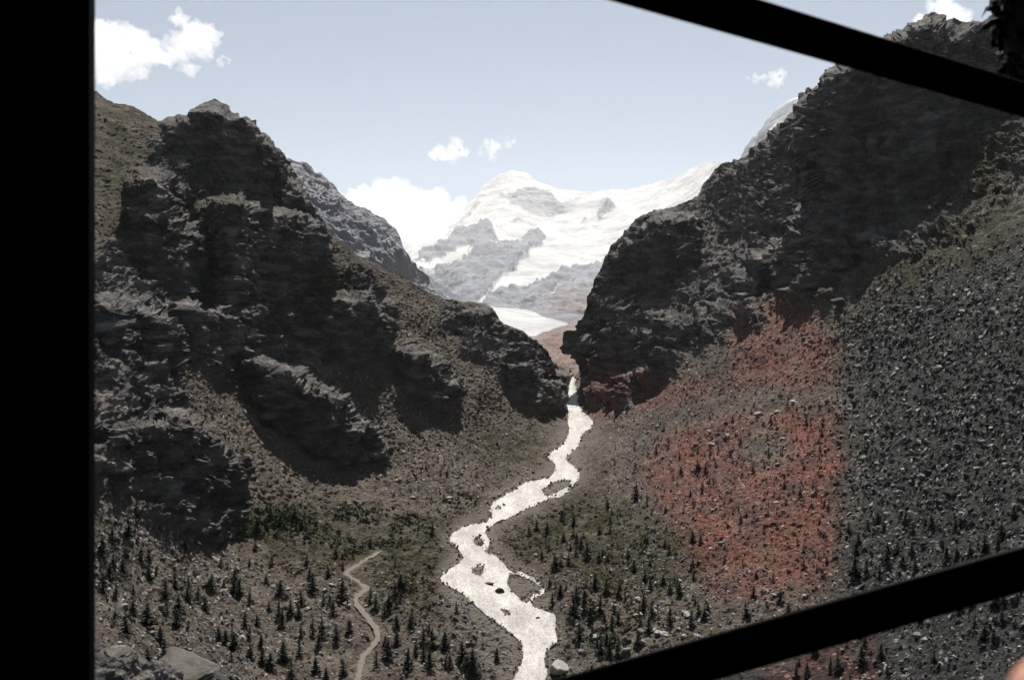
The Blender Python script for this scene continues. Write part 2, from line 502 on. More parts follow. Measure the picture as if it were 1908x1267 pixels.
def near_terrain():
    cols = np.concatenate([np.linspace(-350, 160, 40)[:-1], np.arange(160, 1015, 2.0), np.arange(1015, 1135, 1.0), np.arange(1135, 1925, 2.0), np.linspace(1925, 2300, 35)])
    nc = len(cols)
    z0 = np.zeros(nc)
    jag = fbm(np.stack([cols / 38, z0, z0 + 3], 1), 5, 0.6) * 7
    skyl = interp_line(SKY, cols) + jag * np.clip(np.abs(cols - 1066) / 60, 0.15, 1)
    a = np.linspace(1700, 1290, 22)[:-1]
    s = np.linspace(0, 1, 640)
    part = skyl + .32 * (1290 - skyl)
    xs = np.arange(-350, 2301, 2.0)
    mx = np.interp(xs, cols, part)
    mx = np.max(np.stack([np.roll(np.pad(mx, 60, mode='edge'), k)[60:-60] for k in range(-45, 46)]), 0)
    for _ in range(2): mx = np.convolve(np.pad(mx, 30, mode='edge'), np.ones(61) / 61, 'valid')
    mid = np.maximum(np.interp(cols, xs, mx), skyl + 15)
    s1 = np.linspace(0, 1, 430)[:-1, None]; s2 = np.linspace(0, 1, 215)[:, None]
    py = np.concatenate([np.repeat(a[:, None], nc, 1), 1290 + (mid - 1290)[None] * s1, mid + (skyl - mid)[None] * s2], 0)
    px = np.repeat(cols[None], len(py), 0)
    # wander of the control lines so that nothing runs straight
    w1 = fbm(np.stack([px.ravel() / 60, py.ravel() / 60, 0 * px.ravel()], 1), 4, 0.55).reshape(px.shape)
    w2 = fbm(np.stack([px.ravel() / 60, py.ravel() / 60, 0 * px.ravel() + 9], 1), 4, 0.55).reshape(px.shape)
    u = near_depth(px, py)
    wpx, wpy = px + 20 * w1, py + 20 * w2
    base = u.copy()
    for poly, keep in sorted(CLIFFS, key=lambda c: -max(p[1] for p in c[0])):
        m = fill(blank(), poly)
        mb = blur(m, 7, 2)
        mm = sample(mb, wpx, wpy)
        inside = mm > 0.45
        has = inside.any(axis=0)
        if not has.any(): continue
        foot = inside.argmax(axis=0)
        ub = u - base
        uf = np.where(has, ub[np.minimum(np.maximum(foot - 1, 0), len(py) - 1), np.arange(nc)], 0)
        bf = base[np.minimum(foot, len(py) - 1), np.arange(nc)]
        ok = np.where(has)[0]
        k = np.ones(15) / 15
        sm1 = lambda v: np.convolve(np.pad(np.interp(np.arange(nc), ok, v[ok]), 7, mode='edge'), k, 'valid')
        uf = sm1(uf); bf = sm1(bf)
        tgt = bf[None] + uf[None] + keep * (base - bf[None])
        u = u * (1 - mm) + np.minimum(u, tgt) * mm
    D = np.exp(u)
    rk = sample(rock_m, wpx, wpy); cl = sample(cliff_b, wpx, wpy)
    rv = sample(river_wide, px, py); rb = sample(river_b, px, py); tr = sample(trail_b, px, py)
    P = world_pt(px, py, D)
    # smoothed normals
    Pn = P.copy()
    for _ in range(3):
        Pn[1:-1, 1:-1] = (Pn[:-2, 1:-1] + Pn[2:, 1:-1] + Pn[1:-1, :-2] + Pn[1:-1, 2:] + Pn[1:-1, 1:-1]) / 5
    N = grid_normals(Pn)
    N[-5:] = N[-6]
    q = P.reshape(-1, 3)
    warp = np.stack([fbm(q / 40, 3, .5, 5), fbm(q / 40, 3, .5, 15), fbm(q / 40, 3, .5, 25)], 1)
    qw = q + warp * 12
    strat = q[:, 2] + 0.35 * q[:, 0] * np.where(q[:, 0] > 60, 1.0, -1.0) * 0.8 + 0.15 * q[:, 1] + warp[:, 0] * 26 + warp[:, 1] * 10
    led = lambda per: (lambda t: np.minimum(t / .72, (1 - t) / .28))(strat / per - np.floor(strat / per))
    sm = np.clip(.5 + 1.6 * fbm(q / 75, 3, .5, 140), 0, 1.3)
    saw = ((led(23.0) - .5) * 4.2 + (led(8.3) - .5) * 1.5) * sm
    big = np.clip((q[:, 1] - 500) / 400, .25, 1)
    rockd = (ridged(qw / 150, 2, .5, 200) * 17 + ridged(qw / 62, 3, .55) * 11) * big + ridged(qw / np.array([22, 22, 15]), 4, .6, 40) * 5.5 + ridged(q / 5.5, 3, .6, 60) * 1.3 - saw
    bl = fbm(qw / np.array([17, 17, 12]), 3, .55, 300) * 4.0
    rockd = rockd * .8 + (np.floor(bl) + np.clip((bl - np.floor(bl)) * 4 - 3, 0, 1)) * 2.4
    bl = fbm(q / np.array([6.5, 6.5, 4.5]), 3, .6, 330) * 4.0
    rockd = rockd + (np.floor(bl) + np.clip((bl - np.floor(bl)) * 4 - 3, 0, 1)) * .75
    flat = np.clip((N[..., 2].ravel() - .62) / .25, 0, 1)
    rockd = rockd * (1 - .6 * flat)
    cobble = np.maximum(0, perlin(q / np.array([3.2, 3.2, 2.6]) + 31)) ** 1.1 * 3.6 + np.maximum(0, perlin(q / 1.7 + 57)) * 1.5
    screed = fbm(q / 45, 3, .5, 80) * 4.5 + fbm(q / 9, 2, .5, 90) * 1.1 + cobble
    rk1 = rk.ravel()
    disp = rk1 * rockd + (1 - rk1) * screed
    edge = np.ones(P.shape[:2]); edge = edge.ravel()
    dist = np.clip(q[:, 1] / 450, 0.5, 1.0)
    below = np.clip((py - skyl[None]) / 45, 0, 1).ravel()
    dist = dist * (.42 + .58 * below)
    disp = np.where(rk1 > .5, disp * np.where((q[:, 0] > 60) & (q[:, 1] > 500), 1.35, 1.0), disp)
    amp = (1 - rv.ravel()) * (1 - 0.9 * tr.ravel()) * dist
    gorge = np.clip(np.hypot(px - 1066, (py - 700)) / 60, 0.15, 1).ravel()
    P = P + N * (disp * amp * gorge).reshape(P.shape[:2])[..., None]
    P[..., 2] -= 1.1 * np.clip(rb * 1.6, 0, 1)
    # the far side of the ridges
    back = []
    last = P[-1]
    jb = fbm(last / 60, 3)
    for k, (run, drop) in enumerate([(6, 1), (18, 8), (40, 26), (80, 62), (150, 130), (260, 250), (420, 420)]):
        b = last.copy(); b[:, 1] += run; b[:, 0] *= (1 + run / last[:, 1]); b[:, 2] -= drop + jb * min(run, 30) * .25
        back.append(b)
    P2 = np.concatenate([P, np.stack(back)], 0)
    ext = lambda m: np.concatenate([m, np.repeat(m[-1:], len(back), 0)], 0)
    stones = np.clip(1 - rk * .75, 0, 1) * (1 - rv) * (1 - tr)
    attrs = {'rock': ext(rk), 'grass': ext(np.clip(sample(grass_m, px, py) * (1 - rv * .6) * (1 - tr), 0, 1)), 'red': ext(sample(reflection_m, px + 12 * w1, py + 12 * w2) * np.clip(.85 + .9 * w2, .35, 1.1)), 'stones': ext(stones), 'cool': ext(sample(cool_m, px + 50 * w1, py + 50 * w2)), 'sand': ext(np.clip(sample(sand_m, px + 14 * w1, py + 10 * w2), 0, 1))}
    me = make_mesh('terrain', P2, grid_quads(*P2.shape[:2]), False, attrs)
    return me, (cols, py, P)


GROUND = ground_material()
me, (G_COLS, G_PY, G_P) = near_terrain()
terrain = tag(link('terrain', me, GROUND), kind='structure')


def ground_at(px, py):
    """the terrain's own surface point met at photo pixel (px, py)"""
    i = np.clip(np.searchsorted(G_COLS, px), 1, len(G_COLS) - 1)
    if px - G_COLS[i - 1] < G_COLS[i] - px: i -= 1
    col = G_PY[:, i]
    j = int(np.clip(np.searchsorted(-col, -py), 1, len(col) - 1))
    t = (col[j - 1] - py) / max(col[j - 1] - col[j], 1e-6)
    return G_P[j - 1, i] * (1 - t) + G_P[j, i] * t


# ---------------------------------------------------------------- river and footpath
def sheet(name, mask, x0, x1, y0, y1, step, lift, mat, ripple=0.0, thr=0.5):
    xs = np.arange(x0, x1, step); ys = np.arange(y1, y0, -step)
    px, py = np.meshgrid(xs, ys)
    jx = fbm(np.stack([px.ravel() / 10, py.ravel() / 8, 0 * px.ravel()], 1), 3).reshape(px.shape)
    D = np.exp(near_depth(px, py))
    P = world_pt(px, py, D)
    P[..., 2] += lift
    if ripple:
        q = P.reshape(-1, 3)
        P[..., 2] += (fbm(q / np.array([2.2, 4.0, 3.0]), 4, .65) * ripple).reshape(px.shape)
    m = sample(mask, px + 4 * jx, py + 3 * jx)
    q = grid_quads(*px.shape)
    keep = m.ravel()[q].mean(axis=1) > thr
    q = q[keep]
    used = np.unique(q)
    re = np.full(px.size, -1); re[used] = np.arange(len(used))
    return link(name, make_mesh(name, P.reshape(-1, 3)[used], re[q], True), mat)


W = Mat('glacial_water', 0.35, 0.5)
wmap = W.node('ShaderNodeMapping'); wmap.inputs['Scale'].default_value = (1.0, 0.35, 1.0)
W.link(W.pos(), wmap.inputs['Vector'])
wz = W.math('ADD', W.math('MULTIPLY', W.noise(0.11, 8, 0.7, wmap.outputs[0]), .55), W.math('MULTIPLY', W.noise(1.1, 6, 0.7, wmap.outputs[0]), .45))
W.color(W.ramp(wz, [(0.3, (0.10, 0.096, 0.088)), (0.46, (0.215, 0.206, 0.19)), (0.62, (0.43, 0.415, 0.39))]))
W.bump(W.noise(0.9, 6, 0.7), 0.8, 0.8)
river = tag(sheet('river', river_b, 812, 1112, 699, 1560, 1.0, -0.25, W.m, 0.45, 0.42), kind='structure')
trail_n = fbm(np.stack([_PX.ravel() / 9, _PY.ravel() / 9, 0 * _PX.ravel()], 1), 3).reshape(_PX.shape)
trail_mask = blur((trail_d < 5.0 + 2.5 * trail_n - np.clip((1130 - _PY) / 150, 0, 1) * 3.4).astype(np.float32), 3)
path = tag(sheet('footpath', trail_mask, 630, 860, 950, 1320, 1.5, 0.55, simple('gravel_path', (0.115, 0.104, 0.086), 0.95, 0.1, 0.8, 0.25, (0.5, 0.3)), 0.15), kind='structure')


# ---------------------------------------------------------------- ridges and snow mountains farther up the valley
def layer(name, sky_pts, bottom, ctrl, cols, nrows, disp_fn, mat, attr_fn, jag=2.0, jscale=14, drop=2000, smooth=False, far=1.0):
    z0 = np.zeros(len(cols))
    skyl = interp_line(sky_pts, cols) + fbm(np.stack([cols / jscale, z0, z0 + jag], 1), 5, .6) * jag
    s = np.linspace(0, 1, nrows)
    py = bottom + (skyl - bottom)[None] * s[:, None]
    px = np.repeat(cols[None], nrows, 0)
    D = np.exp(rbf(ctrl)(px, py)) * far
    P = world_pt(px, py, D)
    Pn = P.copy()
    for _ in range(3):
        Pn[1:-1, 1:-1] = (Pn[:-2, 1:-1] + Pn[2:, 1:-1] + Pn[1:-1, :-2] + Pn[1:-1, 2:] + Pn[1:-1, 1:-1]) / 5
    N = grid_normals(Pn)
    N[-4:] = N[-5]
    attrs, am = attr_fn(px, py, P)
    P = P + N * disp_fn(P.reshape(-1, 3), am.ravel()).reshape(px.shape)[..., None] * (.4 + .6 * np.clip((py - skyl[None]) / 40, 0, 1))[..., None]
    last = P[-1]
    back = []
    for f in (.02, .08, .2, .5, 1.0):
        b = last.copy(); b[:, 1] += drop * f * .9; b[:, 0] *= (b[:, 1] / last[:, 1]); b[:, 2] -= drop * (f ** 1.15) * .8
        back.append(b)
    P2 = np.concatenate([P, np.stack(back)], 0)
    attrs = {k: np.concatenate([v, np.repeat(v[-1:], 5, 0)], 0) for k, v in attrs.items()}
    return tag(link(name, make_mesh(name, P2, grid_quads(*P2.shape[:2]), smooth, attrs), mat), kind='structure')


def far_material():
    M = Mat('high_mountain', 0.9, 0.15)
    rock = M.ramp(M.noise(0.0022, 12, 0.66), [(0.3, (0.09, 0.105, 0.135)), (0.55, (0.165, 0.18, 0.205)), (0.75, (0.26, 0.27, 0.28))])  # pale bluish tone also stands in for distance haze
    rock = M.mix(M.attr('brown'), rock, M.ramp(M.noise(0.02, 8, 0.7), [(0.3, (0.10, 0.07, 0.062)), (0.7, (0.21, 0.155, 0.135))]))
    smap = M.node('ShaderNodeMapping'); smap.inputs['Scale'].default_value = (1.0, .5, 2.2)
    M.link(M.pos(), smap.inputs['Vector'])
    sn = M.ramp(M.noise(0.0011, 10, 0.68, smap.outputs[0]), [(0.3, (0.24, 0.25, 0.27)), (0.5, (0.38, 0.385, 0.39)), (0.66, (0.56, 0.55, 0.54))])
    e = M.math('ADD', M.attr('snow'), M.math('MULTIPLY', M.math('SUBTRACT', M.noise(0.003, 10, 0.7), 0.5), 1.1))
    f = M.ramp(e, [(0.28, (0, 0, 0)), (0.72, (1, 1, 1))])
    M.color(M.mix(f, rock, sn))
    M.bump(M.noise(0.004, 8, 0.65), 0.8, 90)
    return M.m


FAR = far_material()


# the ridge behind the left mountain, its haze put into the paler rock colour
def attr_ridge(px, py, P):
    rk = np.ones(px.shape)
    return {'snow': 0 * rk, 'brown': 0 * rk + .15}, rk


layer('hills', [(430, 240), (520, 290), (536, 296), (570, 308), (600, 326), (625, 350), (645, 380), (660, 388), (690, 400), (720, 418), (738, 432), (746, 462), (760, 486), (785, 506), (800, 528), (832, 560), (880, 600), (960, 660)],
      760, [(430, 760, 1250), (430, 560, 1500), (430, 300, 1750), (540, 760, 1250), (540, 500, 1560), (540, 300, 1800), (640, 700, 1350), (640, 500, 1640), (650, 440, 1690), (640, 370, 1850),
            (740, 560, 1780), (745, 470, 1830), (740, 430, 1950), (800, 560, 1900), (800, 525, 2000), (830, 600, 1850), (960, 700, 1900)],
      np.arange(430, 961, 1.5), 240, lambda q, a: ridged(q / 210, 4, .55) * 34 + ridged(q / 58, 3, .55, 8) * 13 + fbm(q / 18, 3, .6) * 4.5, FAR, attr_ridge, 4, 18, 800, far=1.6)


# the moraine slopes and the glacier tongue behind the gorge
def attr_moraine(px, py, P):
    tongue = fill(blank(), [(900, 566), (925, 573), (960, 575), (990, 579), (1010, 590), (1040, 598), (1063, 604), (1035, 613), (1010, 621), (995, 630), (970, 622), (930, 602)])
    t = sample(blur(tongue, 2, 1), px + 3 * fbm(np.stack([px.ravel() / 9, py.ravel() / 9, 0 * px.ravel()], 1), 3).reshape(px.shape), py)
    return {'snow': np.clip((t - .35) * 4, 0, 1), 'brown': np.clip((py - 585) / 40, 0, 1) * np.clip((px - 960) / 60, 0, 1)}, t


layer('moraine', [(780, 500), (840, 545), (880, 560), (905, 566), (940, 571), (990, 577), (1050, 580), (1090, 590), (1200, 600)],
      760, [(780, 760, 1900), (780, 520, 2900), (900, 700, 2000), (900, 600, 3000), (905, 568, 3700), (1000, 700, 1900), (1000, 660, 2200), (1000, 632, 2700), (1000, 600, 3300), (1000, 580, 3700), (1066, 720, 1700), (1066, 690, 1850), (1045, 665, 2100),
            (1066, 640, 2400), (1066, 605, 2900), (1066, 582, 3500), (1150, 720, 1700), (1150, 640, 2300), (1200, 600, 3000)],
      np.arange(780, 1201, 1.2), 190, lambda q, a: (ridged(q / 160, 4, .55) * 12 + fbm(q / 24, 3, .6) * 5) * (1 - .8 * np.clip(a, 0, 1)), FAR, attr_moraine, 2, 20, 600, far=1.3)

SNOW_ROCK_SHADE = [
    ([(771, 491), (823, 455), (895, 421), (919, 425), (928, 447), (895, 473), (872, 475), (877, 455), (820, 488), (800, 497)], 1),
    ([(780, 500), (795, 509), (863, 485), (951, 461), (975, 439), (999, 433), (1018, 445), (1003, 469), (959, 505), (903, 559), (839, 600), (780, 600)], 1),
    ([(890, 580), (915, 559), (999, 545), (1042, 521), (1118, 493), (1180, 480), (1180, 640), (1000, 640), (900, 620)], .9),
    ([(939, 372), (971, 357), (1022, 358), (1042, 381), (1062, 395), (1022, 408), (991, 405), (959, 392)], .62),  # peak face in shade, greyed in through the rock mask
    ([(1126, 371), (1147, 389), (1130, 405), (1118, 417), (1112, 400)], .95),
    ([(1085, 410), (1092, 400), (1095, 418), (1085, 430)], .7),
    ([(823, 452), (860, 405), (900, 360), (905, 365), (870, 420)], .5),
    ([(905, 430), (965, 415), (1000, 422), (965, 424)], .55),
    ([(1050, 372), (1085, 368), (1080, 385), (1050, 395)], .45),
    ([(1380, 330), (1400, 270), (1440, 215), (1475, 188), (1510, 170), (1510, 230), (1450, 235), (1425, 262)], .8),
]
rock_shade_far = blank()
for p, v in SNOW_ROCK_SHADE: fill(rock_shade_far, p, v)
fill(rock_shade_far, [(1000, 568), (1050, 548), (1068, 538), (1075, 541), (1030, 562)], .3)
rock_shade_far = blur(rock_shade_far, 2, 1)


def attr_snow(px, py, P):
    j = fbm(np.stack([px.ravel() / 22, py.ravel() / 22, 0 * px.ravel()], 1), 5, .6).reshape(px.shape)
    r = sample(rock_shade_far, px + 10 * j, py + 7 * j)
    return {'snow': 1 - r, 'brown': np.clip((py - 545) / 50, 0, 1) * np.clip((px - 990) / 60, 0, 1) * .8}, r


layer('mountains', [(600, 430), (640, 432), (700, 440), (742, 448), (770, 452), (800, 447), (830, 420), (860, 396), (885, 368), (905, 345), (930, 328), (955, 321), (980, 324), (1000, 338), (1025, 350), (1060, 357), (1100, 360), (1140, 355), (1165, 357),
                    (1190, 352), (1215, 345), (1260, 333), (1290, 318), (1325, 300), (1350, 303), (1380, 300), (1405, 262), (1435, 220), (1470, 190), (1500, 175), (1560, 150), (1700, 120), (1900, 150)],
      640, [(600, 640, 4600), (600, 500, 7500), (600, 430, 9800), (780, 640, 4200), (780, 500, 6500), (740, 455, 9500), (860, 600, 4500), (860, 500, 6000), (850, 440, 8500), (860, 400, 9800), (930, 560, 5000), (930, 470, 7000), (930, 400, 9000), (955, 325, 10400),
            (1020, 560, 4900), (1020, 470, 7200), (1020, 420, 8800), (1030, 355, 10200), (1100, 580, 4700), (1100, 500, 6600), (1110, 430, 8600), (1126, 372, 9300), (1140, 358, 10300), (1200, 640, 4200), (1200, 500, 6200), (1200, 420, 8200), (1200, 352, 9900),
            (1330, 500, 5500), (1330, 400, 7000), (1330, 302, 8500), (1450, 400, 5200), (1440, 250, 6000), (1470, 190, 6300), (1700, 400, 4500), (1700, 120, 6000), (1900, 400, 4500), (1900, 150, 6000)],
      np.concatenate([np.arange(600, 760, 3.0), np.arange(760, 1360, 1.2), np.arange(1360, 1900, 3.0)]), 300,
      lambda q, a: ridged(q / 3700, 3, .5) * 255 * (.7 + .6 * a) + ridged(q / 1050, 4, .55, 8) * 100 * (.35 + a) + fbm(q / 250, 3, .6) * 50 * (.3 + a), FAR, attr_snow, 3, 24, 2500, True, far=3.6)

# ---------------------------------------------------------------- conifers
BARK = simple('bark', (0.06, 0.045, 0.035), 0.9, 0.1, 3.0, 0.3)
NEEDLE = [simple('needles_dark', (0.014, 0.022, 0.013), 0.8, 0.15, 1.2, 0.5), simple('needles_green', (0.020, 0.029, 0.015), 0.8, 0.15, 1.2, 0.5), simple('needles_reflection', (0.050, 0.026, 0.016), 0.8, 0.15, 1.2, 0.45)]  # last needle tone imitates the red window reflection


def trunk_mesh(h, r0, lean):
    bm = bmesh.new()
    rings = []
    for k in range(6):
        t = k / 5
        r = r0 * (1 - .92 * t)
        rings.append([bm.verts.new((lean * t * t + r * math.cos(a * math.pi / 3), r * math.sin(a * math.pi / 3), -0.6 + (h * .97 + .6) * t)) for a in range(6)])
    for a, b in zip(rings[:-1], rings[1:]):
        for i in range(6):
            bm.faces.new((a[i], a[(i + 1) % 6], b[(i + 1) % 6], b[i]))
    bm.faces.new(rings[-1])
    me = bpy.data.meshes.new('trunk'); bm.to_mesh(me); bm.free()
    me.materials.append(BARK)
    return me


def crown_arrays(h, spread, lean, seed, n=420, low=.06):
    """many small drooping sprays of needles set along whorled boughs"""
    r = np.random.default_rng(seed)
    V, Fc = [], []
    boughs = 54
    for k in range(boughs):
        t = low + (1 - low) * (k / boughs) ** 0.92
        ln = spread * (1 - t) ** .82 * r.uniform(.62, 1.12) + .12
        if r.random() < .07: continue
        a = k * 2.4 + r.uniform(-.4, .4)
        ca, sa = math.cos(a), math.sin(a)
        base = np.array([lean * t * t, 0, h * t])
        m = max(3, int(n / boughs * (1.25 - t)))
        for i in range(m):
            s = (i + r.uniform(.2, .9)) / m
            d = ln * s
            c = base + np.array([ca * d, sa * d, -.18 * d + .10 * d * s + r.uniform(-.12, .12)])
            w = (.34 + .42 * (1 - t)) * r.uniform(.7, 1.25) * spread / 1.9
            a2 = a + r.uniform(-.9, .9)
            f = np.array([math.cos(a2), math.sin(a2), r.uniform(-.5, .1)]); f /= np.linalg.norm(f)
            sd = np.array([-math.sin(a2), math.cos(a2), r.uniform(-.6, .6)])
            up = np.cross(f, sd)
            b = len(V)
            V += [c - f * w * .5 - sd * w * .33 + up * .03, c - f * w * .3 + sd * w * .36, c + f * w * .95 + sd * w * .06 - up * .18 * w, c + f * w * .4 - sd * w * .3]
            Fc.append((b, b + 1, b + 2, b + 3))
    # leader
    for i in range(6):
        b = len(V); a = i * 1.05
        c = np.array([lean, 0, h])
        V += [c + np.array([0, 0, .25]), c + np.array([.16 * math.cos(a), .16 * math.sin(a), -.5]), c + np.array([.26 * math.cos(a + .6), .26 * math.sin(a + .6), -.9]), c + np.array([.06 * math.cos(a + 1), .06 * math.sin(a + 1), -.4])]
        Fc.append((b, b + 1, b + 2, b + 3))
    return np.array(V), np.array(Fc)


KINDS = []          # (trunk mesh, crown mesh, height, words)
for i, (h, sp, lean, n) in enumerate([(10, 2.9, .2, 760), (11.5, 2.6, -.2, 760), (8.5, 2.9, .1, 660), (9.5, 2.2, .3, 560), (7, 2.5, 0, 560), (12, 3.2, -.1, 820), (9, 2.6, .5, 620)]):
    V, Fc = crown_arrays(h, sp, lean, 100 + i, n)
    cm = make_mesh('crown', V, Fc, False)
    cm.materials.append(NEEDLE[i % 2])
    KINDS.append((trunk_mesh(h, .17 + .02 * (i % 3), lean), cm, h, sp))
TINTED = []  # conifers whose needle colour carries the red window reflection
for i, (h, sp, lean, n) in enumerate([(7.5, 2.2, .2, 460), (6, 2.0, 0, 420)]):
    V, Fc = crown_arrays(h, sp, lean, 200 + i, n)
    cm = make_mesh('crown', V, Fc, False); cm.materials.append(NEEDLE[2])
    TINTED.append((trunk_mesh(h, .14, lean), cm, h, sp))


def put_tree(kind, px, py, scale, rz, label, group):
    p = ground_at(px, py)
    e = bpy.data.objects.new('conifer_tree', None)
    C.objects.link(e)
    e.location = (p[0], p[1], p[2] - .15); e.rotation_euler = (0, 0, rz); e.scale = (scale * random.uniform(.95, 1.35),) * 2 + (scale,)
    t = bpy.data.objects.new('trunk', kind[0]); c = bpy.data.objects.new('crown', kind[1])
    for o in (t, c):
        C.objects.link(o); o.parent = e
    tag(e, label, 'tree', group)
    return e


# prominent trees read off the photograph: foot (px, py) and height in photo pixels
TREES = [(570, 1060, 28), (508, 1050, 24), (495, 1090, 22), (465, 1125, 42), (393, 1105, 38), (383, 1135, 34), (418, 1100, 30), (445, 1115, 44), (462, 1062, 24), (277, 1080, 42), (210, 1080, 48), (195, 1100, 40),
         (308, 1120, 40), (332, 1150, 46), (330, 1170, 34), (232, 1185, 46), (270, 1240, 42), (308, 1225, 44), (250, 1150, 40), (280, 1160, 40), (525, 1165, 42), (555, 1155, 36), (455, 1170, 44), (465, 1190, 40), (480, 1165, 28),
         (500, 1140, 26), (520, 1120, 34), (560, 1135, 34), (582, 1110, 44), (575, 1085, 26), (610, 1085, 26), (637, 1120, 46), (620, 1150, 34), (600, 1190, 40), (625, 1200, 34), (650, 1185, 28), (560, 1220, 44), (590, 1250, 40), (530, 1230, 42),
         (545, 1260, 40), (490, 1235, 38), (420, 1200, 30), (435, 1210, 32), (405, 1195, 28), (610, 1262, 38), (640, 1255, 36), (700, 1140, 44), (715, 1150, 38), (690, 1125, 34), (735, 1120, 26), (745, 1110, 32), (768, 1160, 44), (740, 1165, 36),
         (722, 1235, 38), (775, 1215, 48), (790, 1225, 34), (800, 1175, 30), (805, 1200, 36), (740, 1200, 30), (760, 1250, 40), (800, 1250, 42), (862, 1235, 52), (880, 1262, 50), (870, 1255, 44), (830, 1245, 30), (700, 1250, 34), (625, 1040, 26),
         (637, 1065, 24), (476, 1025, 24), (410, 1060, 22), (437, 1085, 26), (735, 1060, 26), (745, 1095, 26), (805, 1000, 20), (735, 985, 18), (780, 990, 16), (690, 1015, 20), (480, 995, 30), (520, 985, 28), (545, 975, 26), (560, 990, 24), (500, 970, 26),
         (255, 965, 34), (240, 1000, 38), (215, 1010, 36), (198, 1035, 40), (345, 1025, 26), (1050, 1010, 28), (1075, 1020, 30), (1000, 990, 22), (985, 1000, 24), (1020, 1000, 24), (1010, 1050, 30), (1035, 1070, 34), (1060, 1060, 26), (1095, 1045, 30),
         (1075, 1130, 38), (1090, 1150, 42), (1100, 1165, 38), (1070, 1160, 44), (1080, 1195, 40), (1110, 1100, 36), (1130, 1110, 34), (1025, 1100, 26), (1030, 1130, 28), (1045, 1120, 30), (1165, 1120, 26), (1200, 1130, 28), (1180, 1060, 26),
         (1210, 1100, 32), (1250, 1115, 34), (1265, 1110, 30), (1235, 1090, 28), (1135, 1225, 42), (1150, 1225, 36), (1120, 1220, 32), (1190, 1210, 36), (1210, 1190, 34), (1290, 1175, 32), (1315, 1160, 32), (1395, 1160, 34), (1405, 1120, 26),
         (1455, 1130, 28), (1470, 1150, 24), (1590, 1075, 38), (1610, 1070, 36), (1640, 1085, 36), (1685, 1065, 30), (1770, 1065, 44), (1790, 1050, 34), (1815, 1045, 36), (1845, 1040, 36), (1870, 1035, 30), (1700, 1040, 34), (1655, 1040, 30), (1600, 1190, 34),
         (1605, 1240, 38), (1640, 1225, 30), (1560, 1250, 40), (1740, 1240, 36), (1500, 1250, 40), (1545, 1245, 36), (1515, 1215, 30), (1870, 1165, 36), (1820, 1180, 32)]
have = [(x, y) for x, y, _ in TREES]
SCATTER = [   # (polygon, how many, height in photo px, reflection-tinted share)
    ([(330, 1090), (640, 1080), (660, 1267), (470, 1267), (340, 1190)], 18, (24, 42), 0),
    ([(690, 1100), (820, 1110), (960, 1267), (700, 1267)], 10, (22, 38), 0),
    ([(185, 1020), (330, 1040), (330, 1200), (190, 1190)], 14, (26, 40), 0),
    ([(965, 940), (1110, 900), (1300, 980), (1300, 1180), (1060, 1180), (980, 1040)], 44, (14, 34), 0),
    ([(1100, 1120), (1400, 1120), (1400, 1165), (1180, 1215), (1100, 1225)], 12, (22, 34), 0),
    ([(1200, 800), (1540, 750), (1560, 1080), (1400, 1110), (1280, 1000)], 60, (10, 20), .8),
    ([(1570, 960), (1900, 960), (1900, 1030), (1600, 1090)], 22, (20, 34), 0),
    ([(1430, 1200), (1900, 1110), (1900, 1200), (1600, 1267), (1400, 1267)], 16, (24, 36), 0),
]
more = []
for poly, n, (h0, h1), bs in SCATTER:
    xs = [p[0] for p in poly]; ys = [p[1] for p in poly]
    got, tries = 0, 0
    while got < n and tries < 4000:
        tries += 1
        x, y = random.uniform(min(xs), max(xs)), random.uniform(min(ys), max(ys))
        if not in_poly(np.array([x]), np.array([y]), poly)[0]: continue
        if sample(river_wide, np.array([x]), np.array([y]))[0] > .15 or sample(trail_b, np.array([x]), np.array([y]))[0] > .1: continue
        if any(abs(x - a) < 7 and abs(y - b) < 9 for a, b in have): continue
        have.append((x, y)); more.append((x, y, random.uniform(h0, h1), random.random() < bs)); got += 1
ALLT = [(x, y, h, False) for x, y, h in TREES] + more
ALLT.sort(key=lambda t: -t[2])
SINGLE, REST = ALLT[:296], ALLT[296:]

ORD = ['first', 'second', 'third', 'fourth', 'fifth', 'sixth', 'seventh', 'eighth', 'ninth', 'tenth', 'eleventh', 'twelfth', 'thirteenth', 'fourteenth', 'fifteenth', 'sixteenth', 'seventeenth', 'eighteenth', 'nineteenth', 'twentieth']


def trail_x(y):
    return float(np.interp(y, [1030, 1068, 1097, 1120, 1150, 1180, 1200, 1230, 1260], [702, 642, 684, 664, 682, 703, 702, 677, 668]))


def river_x(y):
    return float(np.interp(y, [700, 760, 790, 850, 885, 930, 980, 1005, 1040, 1080, 1130, 1180, 1260], [1066, 1065, 1085, 1035, 1055, 970, 890, 860, 890, 880, 950, 1000, 985]))


def zone(x, y):
    """a spot one can find in the picture"""
    if x < river_x(y):
        if y < 1030 and x > 420: return 'on the meadow above the footpath bend'
        if x < 345: return 'on the rubble below the left rock knoll'
        if x < trail_x(y): return 'on the flat left of the footpath'
        return 'between the footpath and the river'
    if x > 1400 and y > 1225 - (x - 1200) * .286 + 45: return 'below the lower black bar'
    if x > 1566: return 'on the grey boulder slope at right'
    if in_poly(np.array([x]), np.array([y]), RED_REFLECTION[2])[0]: return 'on the reflection tinted scree'
    if x < 1180: return 'on the bank right of the river'
    return 'between the river bank wood and tinted scree'


